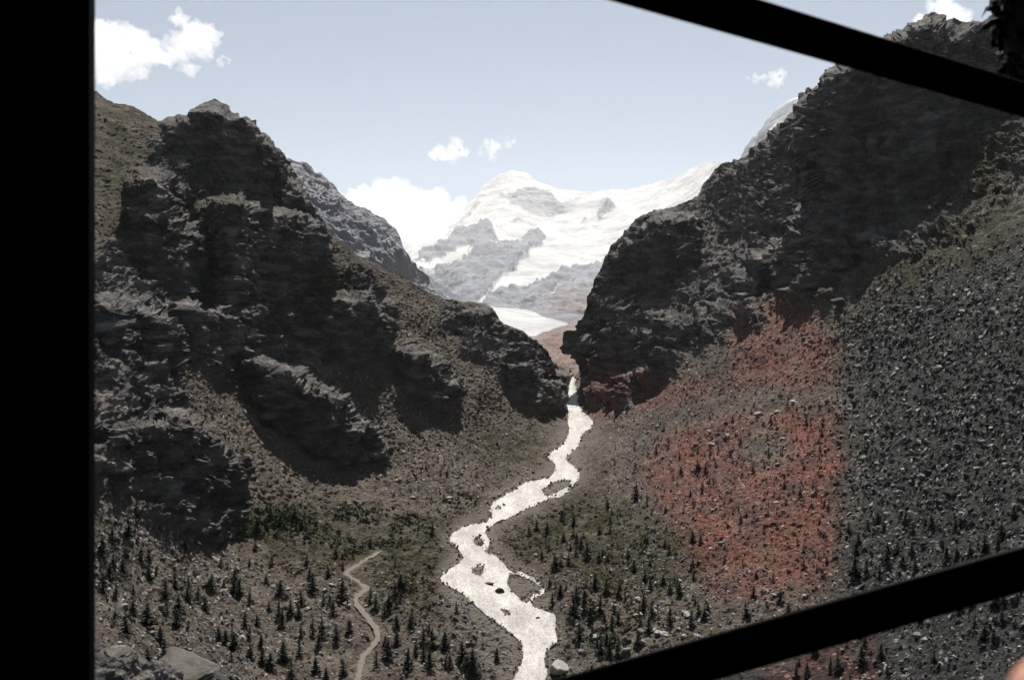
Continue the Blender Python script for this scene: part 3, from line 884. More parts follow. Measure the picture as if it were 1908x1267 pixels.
def name_all(items, noun, words_fn):
    """labels that count from the left inside each zone, in rows from the top down"""
    zones = {}
    for k, it in enumerate(items):
        zones.setdefault(zone(it[0], it[1]), []).append(k)
    out = {}
    for z, ks in zones.items():
        ks.sort(key=lambda k: items[k][1])
        nrow = max(1, math.ceil(len(ks) / 12))
        per = math.ceil(len(ks) / nrow)
        for r in range(nrow):
            row = sorted(ks[r * per:(r + 1) * per], key=lambda k: items[k][0])
            rn = '' if nrow == 1 else ', top row' if r == 0 else ', bottom row' if r == nrow - 1 else ', %s row down' % ORD[r]
            for i, k in enumerate(row):
                pos = 'leftmost' if i == 0 else 'rightmost' if i == len(row) - 1 else ORD[i] + ' from left'
                out[k] = '%s %s %s%s, %s' % (words_fn(items[k]), noun, z, rn, pos)
    return out


names = name_all(SINGLE, 'conifer', lambda t: ('small' if t[2] < 22 else 'tall' if t[2] > 36 else 'dark') + (' tinted' if t[3] else ''))
for k, (x, y, hp, br) in enumerate(SINGLE):
    kind = random.choice(TINTED if br else KINDS)
    D = float(np.exp(near_depth(np.array([x]), np.array([y])))[0])
    put_tree(kind, x, y, hp / F * D / kind[2] * random.uniform(.72, 1.12), random.uniform(0, 6.28), names[k], 'conifers on the valley floor and slopes')

# young trees farther off, past counting
if REST or True:
    extra = [(x, y, h) for x, y, h, _ in REST]
    zones_far = [([(1100, 850), (1250, 800), (1300, 960), (1120, 930)], 50), ([(1580, 800), (1900, 780), (1900, 960), (1580, 960)], 40), ([(760, 880), (900, 840), (900, 940), (800, 960)], 30), ([(960, 930), (1250, 900), (1320, 1150), (1080, 1180)], 80), ([(1200, 790), (1550, 740), (1560, 1080), (1300, 1060)], 90)]
    for poly, n in zones_far:
        xs = [p[0] for p in poly]; ys = [p[1] for p in poly]
        for _ in range(n):
            x, y = random.uniform(min(xs), max(xs)), random.uniform(min(ys), max(ys))
            if in_poly(np.array([x]), np.array([y]), poly)[0] and sample(river_wide, np.array([x]), np.array([y]))[0] < .1:
                extra.append((x, y, random.uniform(7, 13)))
    V0, F0 = crown_arrays(8, 2.6, .1, 77, 170)
    VV, FF = [], []
    for x, y, h in extra:
        p = ground_at(x, y); s = h / F * p[1] / 8
        a = random.uniform(0, 6.28); c_, s_ = math.cos(a), math.sin(a)
        v = V0 * s; v = np.stack([v[:, 0] * c_ - v[:, 1] * s_, v[:, 0] * s_ + v[:, 1] * c_, v[:, 2]], 1) + p
        FF.append(F0 + sum(len(q) for q in VV)); VV.append(v)
    tag(link('saplings', make_mesh('saplings', np.concatenate(VV), np.concatenate(FF)), NEEDLE[1]), 'dark saplings dotted over the slopes beside the river', 'saplings', kind='stuff')

# low green scrub
VV, FF, nb = [], [], 0
for (cx, cy, rx, ry, n) in [(520, 965, 45, 22, 150), (560, 985, 45, 14, 100), (640, 955, 40, 14, 80), (680, 1035, 45, 12, 90), (760, 975, 50, 14, 90), (720, 1010, 60, 12, 60), (1130, 1195, 40, 20, 70), (1045, 950, 60, 25, 90), (700, 960, 60, 20, 60), (460, 990, 40, 20, 50), (1190, 1000, 80, 50, 90), (600, 1005, 50, 12, 60), (860, 930, 30, 16, 40)]:
    for _ in range(n):
        x, y = random.gauss(cx, rx * .6), random.gauss(cy, ry * .6)
        if sample(river_wide, np.array([x]), np.array([y]))[0] > .1 or sample(trail_b, np.array([x]), np.array([y]))[0] > .1: continue
        p = ground_at(x, y); s = random.uniform(.5, 1.6)
        m = 26
        c = rng.normal(size=(m, 3)); c /= np.linalg.norm(c, axis=1)[:, None]; c[:, 2] = np.abs(c[:, 2]) * .75
        c *= rng.uniform(.5, 1.1, (m, 1)) * s
        d1 = rng.normal(size=(m, 3)) * .28 * s; d2 = rng.normal(size=(m, 3)) * .28 * s
        v = np.stack([c - d1, c + d2, c + d1, c - d2], 1).reshape(-1, 3) + p
        VV.append(v); FF.append(np.arange(m * 4).reshape(m, 4) + nb); nb += m * 4
tag(link('shrubbery', make_mesh('shrubbery', np.concatenate(VV), np.concatenate(FF)), simple('scrub_leaves', (0.04, 0.055, 0.022), .8, .15, .8, .5)), 'low green scrub on the meadow and river banks', 'scrub', kind='stuff')

VV, FF, nb = [], [], 0
for (cx, cy, rx, ry, n) in [(870, 955, 60, 25, 130), (800, 1080, 40, 50, 130), (960, 1010, 40, 40, 120), (1000, 1100, 60, 40, 110), (1120, 1100, 90, 70, 220), (560, 1060, 90, 30, 130), (740, 1090, 60, 50, 130), (1200, 1150, 90, 40, 130), (800, 900, 70, 50, 100)]:
    for _ in range(n):
        x, y = random.gauss(cx, rx * .6), random.gauss(cy, ry * .6)
        if sample(river_wide, np.array([x]), np.array([y]))[0] > .25 or sample(trail_b, np.array([x]), np.array([y]))[0] > .1: continue
        p = ground_at(x, y); sz = random.uniform(.35, 1.1)
        m = 18
        c = rng.normal(size=(m, 3)); c /= np.linalg.norm(c, axis=1)[:, None]; c[:, 2] = np.abs(c[:, 2]) * .6
        c *= rng.uniform(.5, 1.2, (m, 1)) * sz
        d1 = rng.normal(size=(m, 3)) * .3 * sz; d2 = rng.normal(size=(m, 3)) * .3 * sz
        VV.append(np.stack([c - d1, c + d2, c + d1, c - d2], 1).reshape(-1, 3) + p); FF.append(np.arange(m * 4).reshape(m, 4) + nb); nb += m * 4
tag(link('shrubbery', make_mesh('shrubbery', np.concatenate(VV), np.concatenate(FF)), simple('heath_leaves', (0.085, 0.062, 0.022), .85, .1, .5, .5)), 'low ochre heath tufts on the river banks and meadow', 'scrub', kind='stuff')

# ---------------------------------------------------------------- boulders and rubble
def hull(seed, n=13, flat=.7):
    r = np.random.default_rng(seed)
    bm = bmesh.new()
    p = r.normal(size=(n, 3)); p /= np.linalg.norm(p, axis=1)[:, None]
    p *= r.uniform(.75, 1.05, (n, 1)); p[:, 2] *= flat; p[:, 0] *= r.uniform(.9, 1.5)
    for v in p: bm.verts.new(v)
    res = bmesh.ops.convex_hull(bm, input=bm.verts)
    bmesh.ops.delete(bm, geom=list({e for e in res['geom_interior'] if isinstance(e, bmesh.types.BMVert)}), context='VERTS')
    return bm


def boulder_mesh(seed, mat, cuts=2, amp=1.0):
    bm = hull(seed, 16, .72)
    bmesh.ops.bevel(bm, geom=list(bm.edges) + list(bm.verts), offset=.07, segments=1, affect='EDGES')
    bmesh.ops.triangulate(bm, faces=bm.faces)
    bmesh.ops.subdivide_edges(bm, edges=bm.edges, cuts=cuts, use_grid_fill=True)
    co = np.array([v.co for v in bm.verts])
    d = (ridged(co * 1.3, 3, .55, seed) * .10 + fbm(co * 4, 2, .5, seed) * .05) * amp
    if cuts > 2: d = d + ridged(co * np.array([2.0, 7.0, 7.0]), 4, .6, seed) * .06
    for v, k in zip(bm.verts, d):
        v.co *= 1 + float(k)
    me = bpy.data.meshes.new('boulder'); bm.to_mesh(me); bm.free()
    me.materials.append(mat)
    return me


def stone_mat(name, lo, hi):
    M = Mat(name, .9, .15)
    n = M.noise(.9, 8, .7, M.objpos())
    M.color(M.ramp(n, [(.3, lo), (.7, hi)]))
    M.bump(M.noise(2.2, 8, .7, M.objpos()), 1.0, .5)
    return M.m


STONES = [stone_mat('grey_stone', (.07, .07, .07), (.19, .183, .172)), stone_mat('pale_stone', (.16, .155, .145), (.34, .33, .31)), stone_mat('dark_stone', (.02, .021, .023), (.06, .06, .058)), stone_mat('reflection_stone', (.07, .042, .034), (.18, .12, .098))]  # last stone has the red window reflection in its colour
STONE_WORDS = ['grey', 'pale', 'dark', 'reflection tinted']
BM = [[boulder_mesh(10 + 7 * m + s, STONES[m]) for s in range(4)] for m in range(4)]


SLAB = boulder_mesh(91, stone_mat('slab_stone', (.035, .034, .032), (.125, .115, .10)), 7, 1.8)


def put_boulder(px, py, wpx, m, label, sink=.25, flat=1.0, at=None, mesh=None):
    p = ground_at(px, py) if at is None else at
    s = wpx / F * p[1] / 2 / 1.1
    o = bpy.data.objects.new('boulder', mesh or random.choice(BM[m]))
    C.objects.link(o)
    sz = s * random.uniform(.75, 1.1) * flat
    o.location = (p[0], p[1], p[2] + sz * .72 * (1 - 2 * sink))
    o.scale = (s, s * random.uniform(.8, 1.2), sz)
    o.rotation_euler = (random.uniform(-.25, .25), random.uniform(-.25, .25), random.uniform(0, 6.28))
    tag(o, label, 'boulder', 'boulders on the valley floor and slopes')
    return o


put_boulder(1038, 1248, 64, 1, 'largest pale flat topped boulder on the right edge of the river', .12, .95, mesh=BM[1][2])
put_boulder(911, 1086, 19, 2, 'black boulder standing in the river, left one of a close pair', .2)
put_boulder(931, 1100, 22, 2, 'black boulder standing in the river, right one of a close pair', .2)
put_boulder(804, 1056, 20, 2, 'dark boulder alone on the grass left of the river', .2)
put_boulder(1567, 570, 36, 2, 'black boulder at the top of the scree below the cliff', .2, .7)
put_boulder(1002, 1148, 20, 2, 'dark low boulder at the right shore of the river', .3, .6)
put_boulder(950, 1068, 16, 2, 'dark boulder where the side stream leaves the river', .3, .7)
put_boulder(1000, 1038, 14, 0, 'grey boulder on the river bank under the first conifers', .3, .7)
put_boulder(210, 1235, 64, 0, 'grey rock slab at the left window post, lowest in view', .3, .7, mesh=SLAB)
put_boulder(335, 1268, 200, 0, 'broad grey rock slab at the bottom edge below the conifers', .25, .34, mesh=SLAB)

rest, spots = [], []
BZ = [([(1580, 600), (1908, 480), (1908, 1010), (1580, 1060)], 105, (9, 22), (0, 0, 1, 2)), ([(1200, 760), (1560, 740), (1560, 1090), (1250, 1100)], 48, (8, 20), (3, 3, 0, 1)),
      ([(1060, 1120), (1560, 1100), (1300, 1200), (1080, 1240)], 50, (8, 24), (0, 1, 1, 1)), ([(185, 900), (420, 1000), (420, 1180), (185, 1180)], 34, (9, 22), (0, 0, 1, 2)),
      ([(600, 820), (760, 800), (900, 900), (820, 960), (690, 900)], 22, (8, 16), (0, 1, 1)), ([(420, 1050), (800, 1120), (940, 1260), (500, 1260)], 26, (8, 18), (0, 1)), ([(1640, 1180), (1908, 1110), (1908, 1240), (1640, 1260)], 10, (10, 22), (0, 1, 2))]
for poly, n, (a, b), mats in BZ:
    xs = [p[0] for p in poly]; ys = [p[1] for p in poly]
    got = 0
    while got < n:
        x, y = random.uniform(min(xs), max(xs)), random.uniform(min(ys), max(ys))
        if not in_poly(np.array([x]), np.array([y]), poly)[0]: continue
        if sample(river_wide, np.array([x]), np.array([y]))[0] > .3 or sample(trail_b, np.array([x]), np.array([y]))[0] > .1: continue
        spots.append((x, y, a + (b - a) * random.random() ** 1.7, random.choice(mats))); got += 1
bn = name_all(spots, 'boulder', lambda t: STONE_WORDS[t[3]])
for k, (x, y, w, m) in enumerate(spots):
    put_boulder(x, y, w, m, bn[k])

# loose rubble, past counting: one mesh per sort of stone
RZ = [([(1560, 560), (1908, 420), (1940, 1300), (1560, 1300)], 10500, (2, 14), 0), ([(1190, 640), (1560, 560), (1570, 1100), (1200, 1160), (1120, 900)], 4600, (2, 8), 1), ([(1080, 800), (1200, 760), (1240, 1000), (1120, 960)], 500, (2, 6), 0),
      ([(1020, 1000), (1600, 1080), (1300, 1267), (1040, 1267)], 3000, (2, 10), 0), ([(180, 880), (430, 980), (480, 1267), (180, 1267)], 3000, (3, 12), 0), ([(440, 1040), (950, 1090), (960, 1267), (440, 1267)], 2600, (2, 10), 0),
      ([(460, 660), (760, 720), (1040, 860), (860, 960), (640, 900), (500, 820)], 3200, (2, 8), 0), ([(700, 560), (850, 620), (1040, 800), (900, 860), (740, 640)], 1500, (2, 7), 0), ([(830, 980), (960, 900), (1050, 1140), (960, 1267), (820, 1100)], 900, (2, 7), 0),
      ([(930, 1050), (1050, 1140), (1040, 1267), (950, 1267)], 350, (3, 9), 0),
      ([(180, 650), (460, 620), (460, 900), (180, 900)], 900, (2, 9), 0)]
hulls = []
for s in range(10):
    bm = hull(300 + s, 9, .7)
    bmesh.ops.triangulate(bm, faces=bm.faces)
    bm.verts.index_update()
    hulls.append((np.array([v.co for v in bm.verts]), np.array([[v.index for v in f.verts] for f in bm.faces]))); bm.free()
acc = {}
RZ.append(([(800, 690), (1130, 690), (1130, 1267), (800, 1267)], 1300, (2, 8), 2))
for poly, n, (a, b), red in RZ:
    xs = np.array([p[0] for p in poly]); ys = np.array([p[1] for p in poly])
    k_ = 14 if red == 2 else 2
    X = rng.uniform(xs.min(), xs.max(), n * k_); Y = rng.uniform(ys.min(), ys.max(), n * k_)
    ok = in_poly(X, Y, poly) & ((sample(river_wide, X, Y) < .35 + .5 * (rng.random(len(X)) < .22)) if red < 2 else (np.abs(sample(river_b, X, Y) - .30) < .28)) & (sample(trail_b, X, Y) < .1)
    cl = fbm(np.stack([X / 45, Y / 45, 0 * X], 1), 3)
    ok &= (sample(cliff_b, X, Y) < .12) & (sample(rock_m, X, Y) < .75)
    ok &= cl > rng.uniform(-.7, .35, len(X))
    X, Y = X[ok][:n], Y[ok][:n]
    rr = sample(reflection_m, X, Y)
    for x, y, r_, rv_ in zip(X, Y, rr, np.clip(sample(river_b, X, Y) * 1.6, 0, 1)):
        p = ground_at(x, y)
        w = (a + (b - a) * random.random() ** (3.6 if b > 13 else 2.7)) / F * p[1] / 2
        hv, hf = random.choice(hulls)
        an = random.uniform(0, 6.28); c_, s_ = math.cos(an), math.sin(an)
        v = hv * np.array([w, w * random.uniform(.7, 1.2), w * random.uniform(.8, 1.7)])
        v = np.stack([v[:, 0] * c_ - v[:, 1] * s_, v[:, 0] * s_ + v[:, 1] * c_, v[:, 2] + v[:, 0] * random.uniform(-.6, .6)], 1) + p + np.array([0, 0, .2 * w + 1.2 * rv_])
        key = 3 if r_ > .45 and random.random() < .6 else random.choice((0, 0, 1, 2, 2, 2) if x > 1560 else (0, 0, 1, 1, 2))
        A = acc.setdefault(key, [[], [], 0])
        A[0].append(v); A[1].append(hf + A[2]); A[2] += len(v)
for key, lab in ((0, 'grey loose stones strewn over the valley slopes'), (1, 'pale loose stones strewn over the valley slopes'), (2, 'dark loose stones strewn over the valley slopes'), (3, 'loose scree stones tinted as the red window reflection')):
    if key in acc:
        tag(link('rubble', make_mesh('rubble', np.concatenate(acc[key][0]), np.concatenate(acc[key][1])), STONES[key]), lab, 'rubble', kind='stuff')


# ---------------------------------------------------------------- the cabin window: post and bars
BLACK = simple('black_paint', (0.003, 0.003, 0.0035), .7, .06, 30.0, .2)


def P3(px, py, d):
    return Vector(world_pt(np.float64(px), np.float64(py), d))


def bar_mesh(name, a, b, w, t):
    """rounded rectangular bar from a to b, w across and t deep"""
    ax = (b - a).normalized()
    view = ((a + b) / 2).normalized()
    up = (view.cross(ax)).normalized()
    dp = ax.cross(up).normalized()
    bm = bmesh.new()
    prof = []
    for k in range(20):
        an = 2 * math.pi * k / 20
        c, s = math.cos(an), math.sin(an)
        prof.append((math.copysign(abs(c) ** .25, c) * w / 2, math.copysign(abs(s) ** .25, s) * t / 2))
    L = []
    for e in (a, b):
        L.append([bm.verts.new(e + up * u + dp * v) for u, v in prof])
    n = len(prof)
    for i in range(n):
        bm.faces.new((L[0][i], L[0][(i + 1) % n], L[1][(i + 1) % n], L[1][i]))
    bm.faces.new(L[0]); bm.faces.new(L[1])
    bmesh.ops.recalc_face_normals(bm, faces=bm.faces)
    me = bpy.data.meshes.new(name); bm.to_mesh(me); bm.free()
    for f in me.polygons: f.use_smooth = len(f.vertices) == 4
    return me


wf = bpy.data.objects.new('window_frame', None)
C.objects.link(wf)
tag(wf, 'black cabin window frame with a broad left post and two slanting bars', 'window frame')
post = bmesh.new()
bmesh.ops.create_cube(post, size=1)
x1 = (181 - CX) / F * .635
bmesh.ops.scale(post, vec=(.34, .015, 1.9), verts=post.verts)
bmesh.ops.translate(post, vec=(x1 - .17, .62 + .0075, 0), verts=post.verts)
bmesh.ops.bevel(post, geom=list(post.edges), offset=.003, segments=3, affect='EDGES')
me = bpy.data.meshes.new('post'); post.to_mesh(me); post.free()
link('post', me, BLACK, wf)
# the bars run from the left post's outer end down to the right; depth grows along them
link('upper_bar', bar_mesh('upper_bar', P3(480, -237, .49), P3(2700, 421, 1.32), .0262, .014), BLACK, wf)
link('lower_bar', bar_mesh('lower_bar', P3(480, 1468, .60), P3(3600, 573, .70), .0268, .014), BLACK, wf)

# the cabin round the viewer: floor, roof, back and side walls; its front is the open window
cb = bpy.data.objects.new('cabin', None)
C.objects.link(cb)
tag(cb, 'dark cabin interior round the viewer behind the window frame', 'cabin')
for nm, c, sz in (('floor_panel', (.55, -.5, -1.32), (2.9, 2.36, .05)), ('roof_panel', (.55, -.5, 1.12), (2.9, 2.36, .05)), ('back_panel', (.55, -1.7, -.1), (2.9, .05, 2.5)), ('side_panel', (1.98, -.5, -.1), (.05, 2.3, 2.38)), ('side_panel', (-.88, -.5, -.1), (.05, 2.3, 2.38))):
    b = bmesh.new()
    bmesh.ops.create_cube(b, size=1)
    bmesh.ops.scale(b, vec=sz, verts=b.verts); bmesh.ops.translate(b, vec=c, verts=b.verts)
    bmesh.ops.bevel(b, geom=list(b.edges), offset=.01, segments=2, affect='EDGES')
    me = bpy.data.meshes.new(nm); b.to_mesh(me); b.free()
    link(nm, me, BLACK, cb)

# ---------------------------------------------------------------- two people at the right edge
def skin_mat():
    M = Mat('skin', .5, .35)
    n = M.noise(40, 4, .6, M.objpos())
    M.color(M.ramp(n, [(.3, (.36, .19, .14)), (.7, (.46, .26, .19))]))
    M.b.inputs['Subsurface Weight'].default_value = .35
    M.b.inputs['Subsurface Radius'].default_value = (.012, .005, .003)
    M.b.inputs['Subsurface Scale'].default_value = 1.0
    return M.m


SKIN = skin_mat()


def skin_body(name, joints, bones, root=0, sub=2):
    """joints: [(co, radius)], bones: [(i, j)] -> one continuous mesh"""
    me = bpy.data.meshes.new(name)
    me.from_pydata([j[0] for j in joints], bones, [])
    o = bpy.data.objects.new(name, me); C.objects.link(o)
    md = o.modifiers.new('skin', 'SKIN'); md.use_smooth_shade = True
    sv = me.skin_vertices[0].data
    for k, j in enumerate(joints):
        r = j[1]
        sv[k].radius = (r, r) if not isinstance(r, tuple) else r
        sv[k].use_root = (k == root)
    sd = o.modifiers.new('sub', 'SUBSURF'); sd.levels = sub; sd.render_levels = sub
    bpy.context.view_layer.update()
    ev = o.evaluated_get(bpy.context.evaluated_depsgraph_get())
    out = bpy.data.meshes.new_from_object(ev)
    bpy.data.objects.remove(o); bpy.data.meshes.remove(me)
    out.name = name
    return out


def passenger():
    """a passenger leaning in from the right: only the dark hair and a sliver of cheek show"""
    D = 1.0
    e = bpy.data.objects.new('person', None); C.objects.link(e)
    hc = P3(2072, 58, D)                                  # middle of the head
    tilt = R(38)
    e.location = (hc.x + .42, D, hc.z - 1.05)
    off = Vector(e.location)
    ax = Vector((-math.sin(tilt), 0, math.cos(tilt)))     # up through the head
    sx = Vector((math.cos(tilt), 0, math.sin(tilt)))
    # head: sculpted ellipsoid with brow, nose, mouth, chin, ears; faces forward (+Y) and a little to the left
    yaw = R(-55)
    fw = Vector((-math.sin(yaw) * math.cos(tilt), math.cos(yaw), -math.sin(yaw) * math.sin(tilt)))
    rt = fw.cross(ax).normalized()
    bm = bmesh.new()
    bmesh.ops.create_uvsphere(bm, u_segments=48, v_segments=32, radius=1)
    for v in bm.verts:
        x, y, z = v.co
        w = .076 * (1 - .30 * max(0, -z) ** 1.5)
        dpt = .095 * (1 - .12 * max(0, -z))
        h = .115
        px_, py_, pz_ = x * w, y * dpt, z * h
        if y > 0:
            g = lambda cx, cz, s: math.exp(-((x - cx) ** 2 + (z - cz) ** 2) / s)
            py_ += .026 * g(0, -.12, .02) + .012 * g(0, .08, .02) - .010 * (g(.34, .1, .02) + g(-.34, .1, .02)) + .008 * g(0, -.48, .03) - .006 * g(0, -.38, .004) + .012 * g(0, -.8, .06)
        v.co = Vector(hc) + rt * px_ + fw * py_ + ax * pz_ - off
    head_me = bpy.data.meshes.new('head')
    # body: neck, shoulders, arms folded down, torso
    o3 = lambda v: v - off
    neck0 = o3(hc - ax * .07 - fw * .02)
    neck1 = o3(hc - ax * .16 - fw * .02)
    ch = o3(hc - ax * .34); belly = o3(hc - ax * .52 + Vector((.0, 0, -.04))); pel = o3(hc - ax * .62 + Vector((.02, 0, -.16)))
    shl = o3(hc - ax * .25 - sx * .15); shr = o3(hc - ax * .25 + sx * .16)
    ell = shl + Vector((.05, .05, -.27)); elr = shr + Vector((.06, .05, -.27))
    hl = ell + Vector((.12, .16, -.10)); hr = elr + Vector((-.08, .18, -.08))
    body = skin_body('body', [(pel, .15), (belly, .14), (ch, .14), (neck1, .055), (neck0, .05), (shl, .065), (ell, .045), (hl, .03), (shr, .065), (elr, .045), (hr, .03)],
                     [(0, 1), (1, 2), (2, 3), (3, 4), (2, 5), (5, 6), (6, 7), (2, 8), (8, 9), (9, 10)])
    bm.from_mesh(body)
    for f in bm.faces: f.smooth = True
    # ear
    for sgn in (-1, 1):
        r = bmesh.ops.create_uvsphere(bm, u_segments=14, v_segments=10, radius=1)
        for v in r['verts']:
            q = v.co.copy()
            v.co = Vector(hc) - off + rt * (sgn * .076 + q.x * .010) + fw * (-.005 + q.y * .018) + ax * (-.005 + q.z * .031)
    bm.to_mesh(head_me); bm.free()
    link('body', head_me, SKIN, e)
    # hair: cap of many tapering locks
    hb = bmesh.new()
    r = np.random.default_rng(5)
    bmesh.ops.create_uvsphere(hb, u_segments=32, v_segments=20, radius=1)
    for v in hb.verts:
        x, y, z = v.co
        lim = -.02 if y < .1 else .35
        s = 1.05 if z > lim else .8
        v.co = Vector(hc) - off + rt * (x * .079 * s) + fw * (y * .096 * s - .008) + ax * (z * .117 * s + .006)
    for k in range(700):
        d = r.normal(size=3); d /= np.linalg.norm(d)
        if d[2] < (.0 if d[1] < .1 else .42): continue
        c0 = Vector(hc) - off + rt * (d[0] * .080) + fw * (d[1] * .097 - .006) + ax * (d[2] * .119 + .006)
        out = (rt * d[0] + fw * d[1] + ax * d[2])
        fall = Vector(r.normal(size=3)) * .6 - ax * .4
        tip = c0 + (out * r.uniform(.5, 1.1) + fall * .7).normalized() * r.uniform(.012, .026)
        sd = out.cross(fall).normalized() * .005
        md = (c0 + tip) / 2 + out * .006
        a, b, c, d2, t = [hb.verts.new(q) for q in (c0 - sd, c0 + sd, md + sd * .7, md - sd * .7, tip)]
        hb.faces.new((a, b, c, d2)); hb.faces.new((d2, c, t))
    hm = bpy.data.meshes.new('hair'); hb.to_mesh(hm); hb.free()
    for f in hm.polygons: f.use_smooth = True
    link('hair', hm, simple('dark_hair', (.006, .005, .005), .8, .08), e)
    # jacket over the body
    jk = skin_body('jacket', [(pel - Vector((0, 0, .06)), .17), (belly, .16), (ch, .16), (ch.lerp(neck1, .80), .10), (shl, .085), (ell, .062), (hl.lerp(ell, .1), .045), (shr, .085), (elr, .062), (hr.lerp(elr, .1), .045)],
                   [(0, 1), (1, 2), (2, 3), (2, 4), (4, 5), (5, 6), (2, 7), (7, 8), (8, 9)])
    link('jacket', jk, simple('dark_cloth', (.03, .03, .035), .85, .2, 60, .2), e)
    tag(e, 'dark haired person leaning in at the upper right edge, cheek just showing', 'person')


passenger()


def holding_hand():
    """the photographer's hand: a blurred fingertip pokes into the lower right corner"""
    tip = P3(1896, 1256, .165)
    e = bpy.data.objects.new('person', None); C.objects.link(e)
    e.location = tip + Vector((.075, -.06, -.075))
    o = Vector(e.location)
    palm = Vector((.02, -.02, -.01)); wrist = palm + Vector((.055, -.045, -.055)); elbow = wrist + Vector((.14, -.16, -.18))
    J = [(palm, .026), (wrist, .027), (elbow, .042)]
    Bn = [(0, 1), (1, 2)]
    bases = [Vector((-.012, .018, .022)), Vector((-.008, .022, .004)), Vector((-.004, .022, -.014)), Vector((.002, .018, -.030))]
    tl = tip - o
    tips = [tl, Vector((-.045, .055, .012)), Vector((-.038, .052, -.012)), Vector((-.024, .045, -.034))]
    for k, (b, t) in enumerate(zip(bases, tips)):
        r = (.0085, .009, .0085, .0075)[k]
        m1 = b.lerp(t, .45) + Vector((.0, .012, .004)); m2 = b.lerp(t, .76) + Vector((.0, .009, .002))
        i = len(J)
        J += [(b, r * 1.25), (m1, r * 1.1), (m2, r), (t, r * .9)]
        Bn += [(0, i), (i, i + 1), (i + 1, i + 2), (i + 2, i + 3)]
    i = len(J)
    J += [(palm + Vector((-.012, -.012, .024)), .013), (palm + Vector((-.038, -.006, .040)), .0105), (palm + Vector((-.058, .004, .044)), .009)]
    Bn += [(0, i), (i, i + 1), (i + 1, i + 2)]
    link('body', skin_body('body', J, Bn), SKIN, e)
    slv = skin_body('sleeve', [(wrist.lerp(elbow, .15), .036), (wrist.lerp(elbow, .6), .043), (elbow + Vector((.02, -.02, -.02)), .054)], [(0, 1), (1, 2)])
    link('sleeve', slv, simple('red_cloth', (.30, .03, .025), .85, .2, 60, .2), e)
    tag(e, 'blurred pink fingertip of a hand at the lower right corner', 'person')


holding_hand()

# ---------------------------------------------------------------- clouds, far beyond the mountains
def cloud_mat():
    m = bpy.data.materials.new('cloud'); m.use_nodes = True
    t = m.node_tree; t.nodes.remove(t.nodes['Principled BSDF'])
    v = t.nodes.new('ShaderNodeVolumePrincipled')
    v.inputs['Color'].default_value = (1, 1, 1, 1); v.inputs['Density'].default_value = .0006; v.inputs['Anisotropy'].default_value = .5
    t.links.new(v.outputs[0], t.nodes['Material Output'].inputs['Volume'])
    return m


CLOUD = cloud_mat()


def cloud(label, px, py, wpx, hpx, D, seed, n=26, flat=True, blobs=None):
    r = random.Random(seed)
    bm = bmesh.new()
    w, h = wpx / F * D / 2, hpx / F * D / 2
    for k in range(n):
        if blobs:
            bx, by, br = blobs[k % len(blobs)]
            x = (bx + r.uniform(-.5, .5) * br) * w; z = (by + r.uniform(-.5, .5) * br) * h; s = br * h * r.uniform(.5, 1.0)
        else:
            x = r.uniform(-1, 1) * w * .85
            env = (1 - abs(x / w) ** 1.6) * (.55 + .45 * math.sin(x / w * 4 + seed))
            z = r.uniform(-.75, .75 * env + .05) * h; s = h * r.uniform(.18, .42) * (.5 + env)
        y = r.uniform(-.5, .5) * w * .5
        m = Matrix.Translation((x, y, z)) @ Matrix.Diagonal((s * 1.15, s * 1.15, s, 1))
        bmesh.ops.create_icosphere(bm, subdivisions=2, radius=1, matrix=m)
    me = bpy.data.meshes.new('cloud'); bm.to_mesh(me); bm.free()
    o = link('cloud', me, CLOUD, None, P3(px, py, D))
    md = o.modifiers.new('one_body', 'REMESH'); md.mode = 'VOXEL'; md.voxel_size = h / 20
    bpy.context.view_layer.update()
    ev = bpy.data.meshes.new_from_object(o.evaluated_get(bpy.context.evaluated_depsgraph_get()))
    o.modifiers.clear(); o.data = ev; bpy.data.meshes.remove(me); ev.name = 'cloud'
    if not ev.materials: ev.materials.append(CLOUD)
    nv = len(ev.vertices)
    co = np.empty(nv * 3, np.float32); ev.vertices.foreach_get('co', co); co = co.reshape(-1, 3)
    nr = np.empty(nv * 3, np.float32); ev.vertices.foreach_get('normal', nr); nr = nr.reshape(-1, 3)
    co += nr * (fbm(co / (h * .5), 5, .68, seed) * h * .42)[:, None]
    ev.vertices.foreach_set('co', co.ravel()); ev.update()
    tag(o, label, 'cloud')
    return o


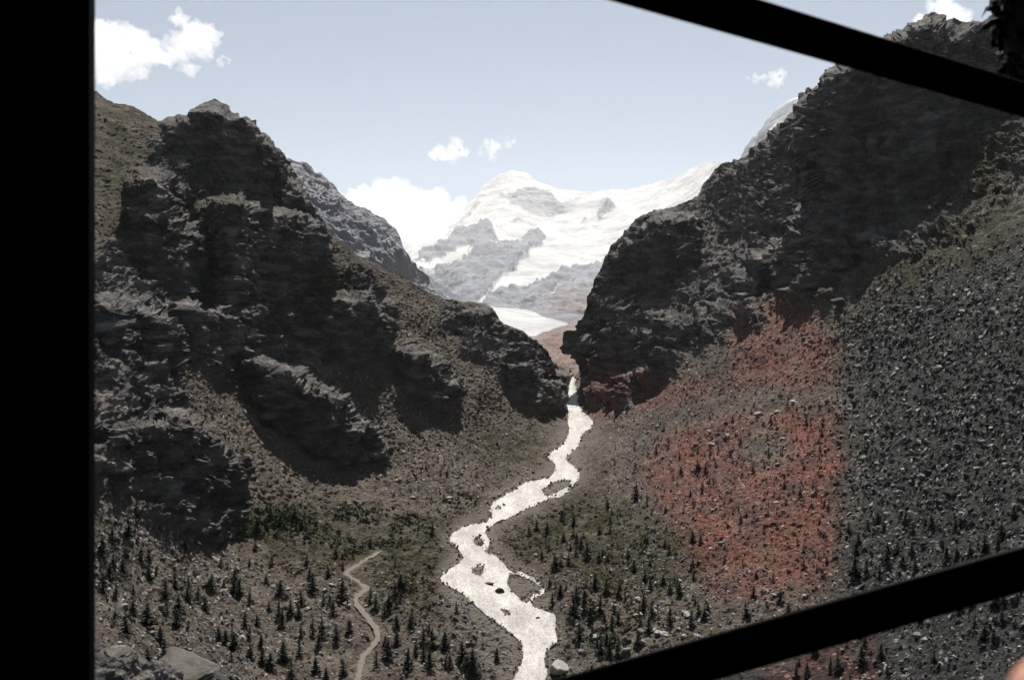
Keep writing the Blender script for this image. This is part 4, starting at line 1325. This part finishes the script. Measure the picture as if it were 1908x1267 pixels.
cloud('broad white cloud in the upper left sky against the window post', 235, 95, 130, 120, 50000, 1, 40, blobs=[(-.9, .1, .6), (-.6, .4, .5), (-.2, -.1, .5), (.2, -.3, .4), (.6, -.15, .4), (-.7, -.5, .5), (-1.3, 0, .8)])
cloud('puffy white cloud just left of the broad upper left cloud', 350, 75, 100, 100, 50500, 2, 34, blobs=[(-.3, .7, .35), (.2, .1, .5), (.5, -.1, .45), (-.3, -.3, .4), (-.7, -.5, .35), (0, -.9, .25)])
cloud('small faint cloud wisp right of the puffy upper left cloud', 418, 110, 44, 26, 51000, 3, 10)
cloud('white flat cloud in the middle of the sky above the snow peak', 866, 275, 150, 56, 51000, 4, 26)
cloud('tiny cloud beside the flat cloud above the snow peak', 940, 264, 40, 30, 51000, 5, 8)
cloud('small white cloud alone in the sky left of right mountain', 1434, 142, 84, 40, 50000, 6, 18)
cloud('white cloud rising behind the summit of the right mountain', 1752, 30, 110, 62, 50000, 7, 30, blobs=[(.2, .2, .7), (-.4, -.2, .5), (.5, -.4, .6), (-.8, -.5, .4), (.05, .5, .5)])
cloud('thin cloud over the ridge at the far right', 1868, 52, 50, 20, 51000, 8, 10)
cloud('towering bright cloud bank behind the left ridge beside the snow peak', 745, 415, 230, 140, 51000, 9, 70, blobs=[(-.85, .0, .5), (-.5, .3, .5), (-.18, .7, .42), (-.2, .3, .6), (.2, .0, .5), (.5, .35, .42), (.75, .25, .4), (1.0, 0, .4), (0, -.5, .7), (.5, -.4, .7), (-.6, -.5, .7)])

# ---------------------------------------------------------------- haze of the valley air
hz = bmesh.new()
bmesh.ops.create_cube(hz, size=1)
bmesh.ops.scale(hz, vec=(44000, 46000, 8400), verts=hz.verts)
bmesh.ops.translate(hz, vec=(0, 22900, 3500), verts=hz.verts)
me = bpy.data.meshes.new('haze'); hz.to_mesh(me); hz.free()
hm = bpy.data.materials.new('valley_air'); hm.use_nodes = True
ht = hm.node_tree; ht.nodes.remove(ht.nodes['Principled BSDF'])
hv = ht.nodes.new('ShaderNodeVolumePrincipled')
hv.inputs['Color'].default_value = (.97, .98, 1.0, 1)
hv.inputs['Density'].default_value = 0.8e-5
hv.inputs['Anisotropy'].default_value = .25
ht.links.new(hv.outputs[0], ht.nodes['Material Output'].inputs['Volume'])
tag(link('haze', me, hm), kind='stuff')
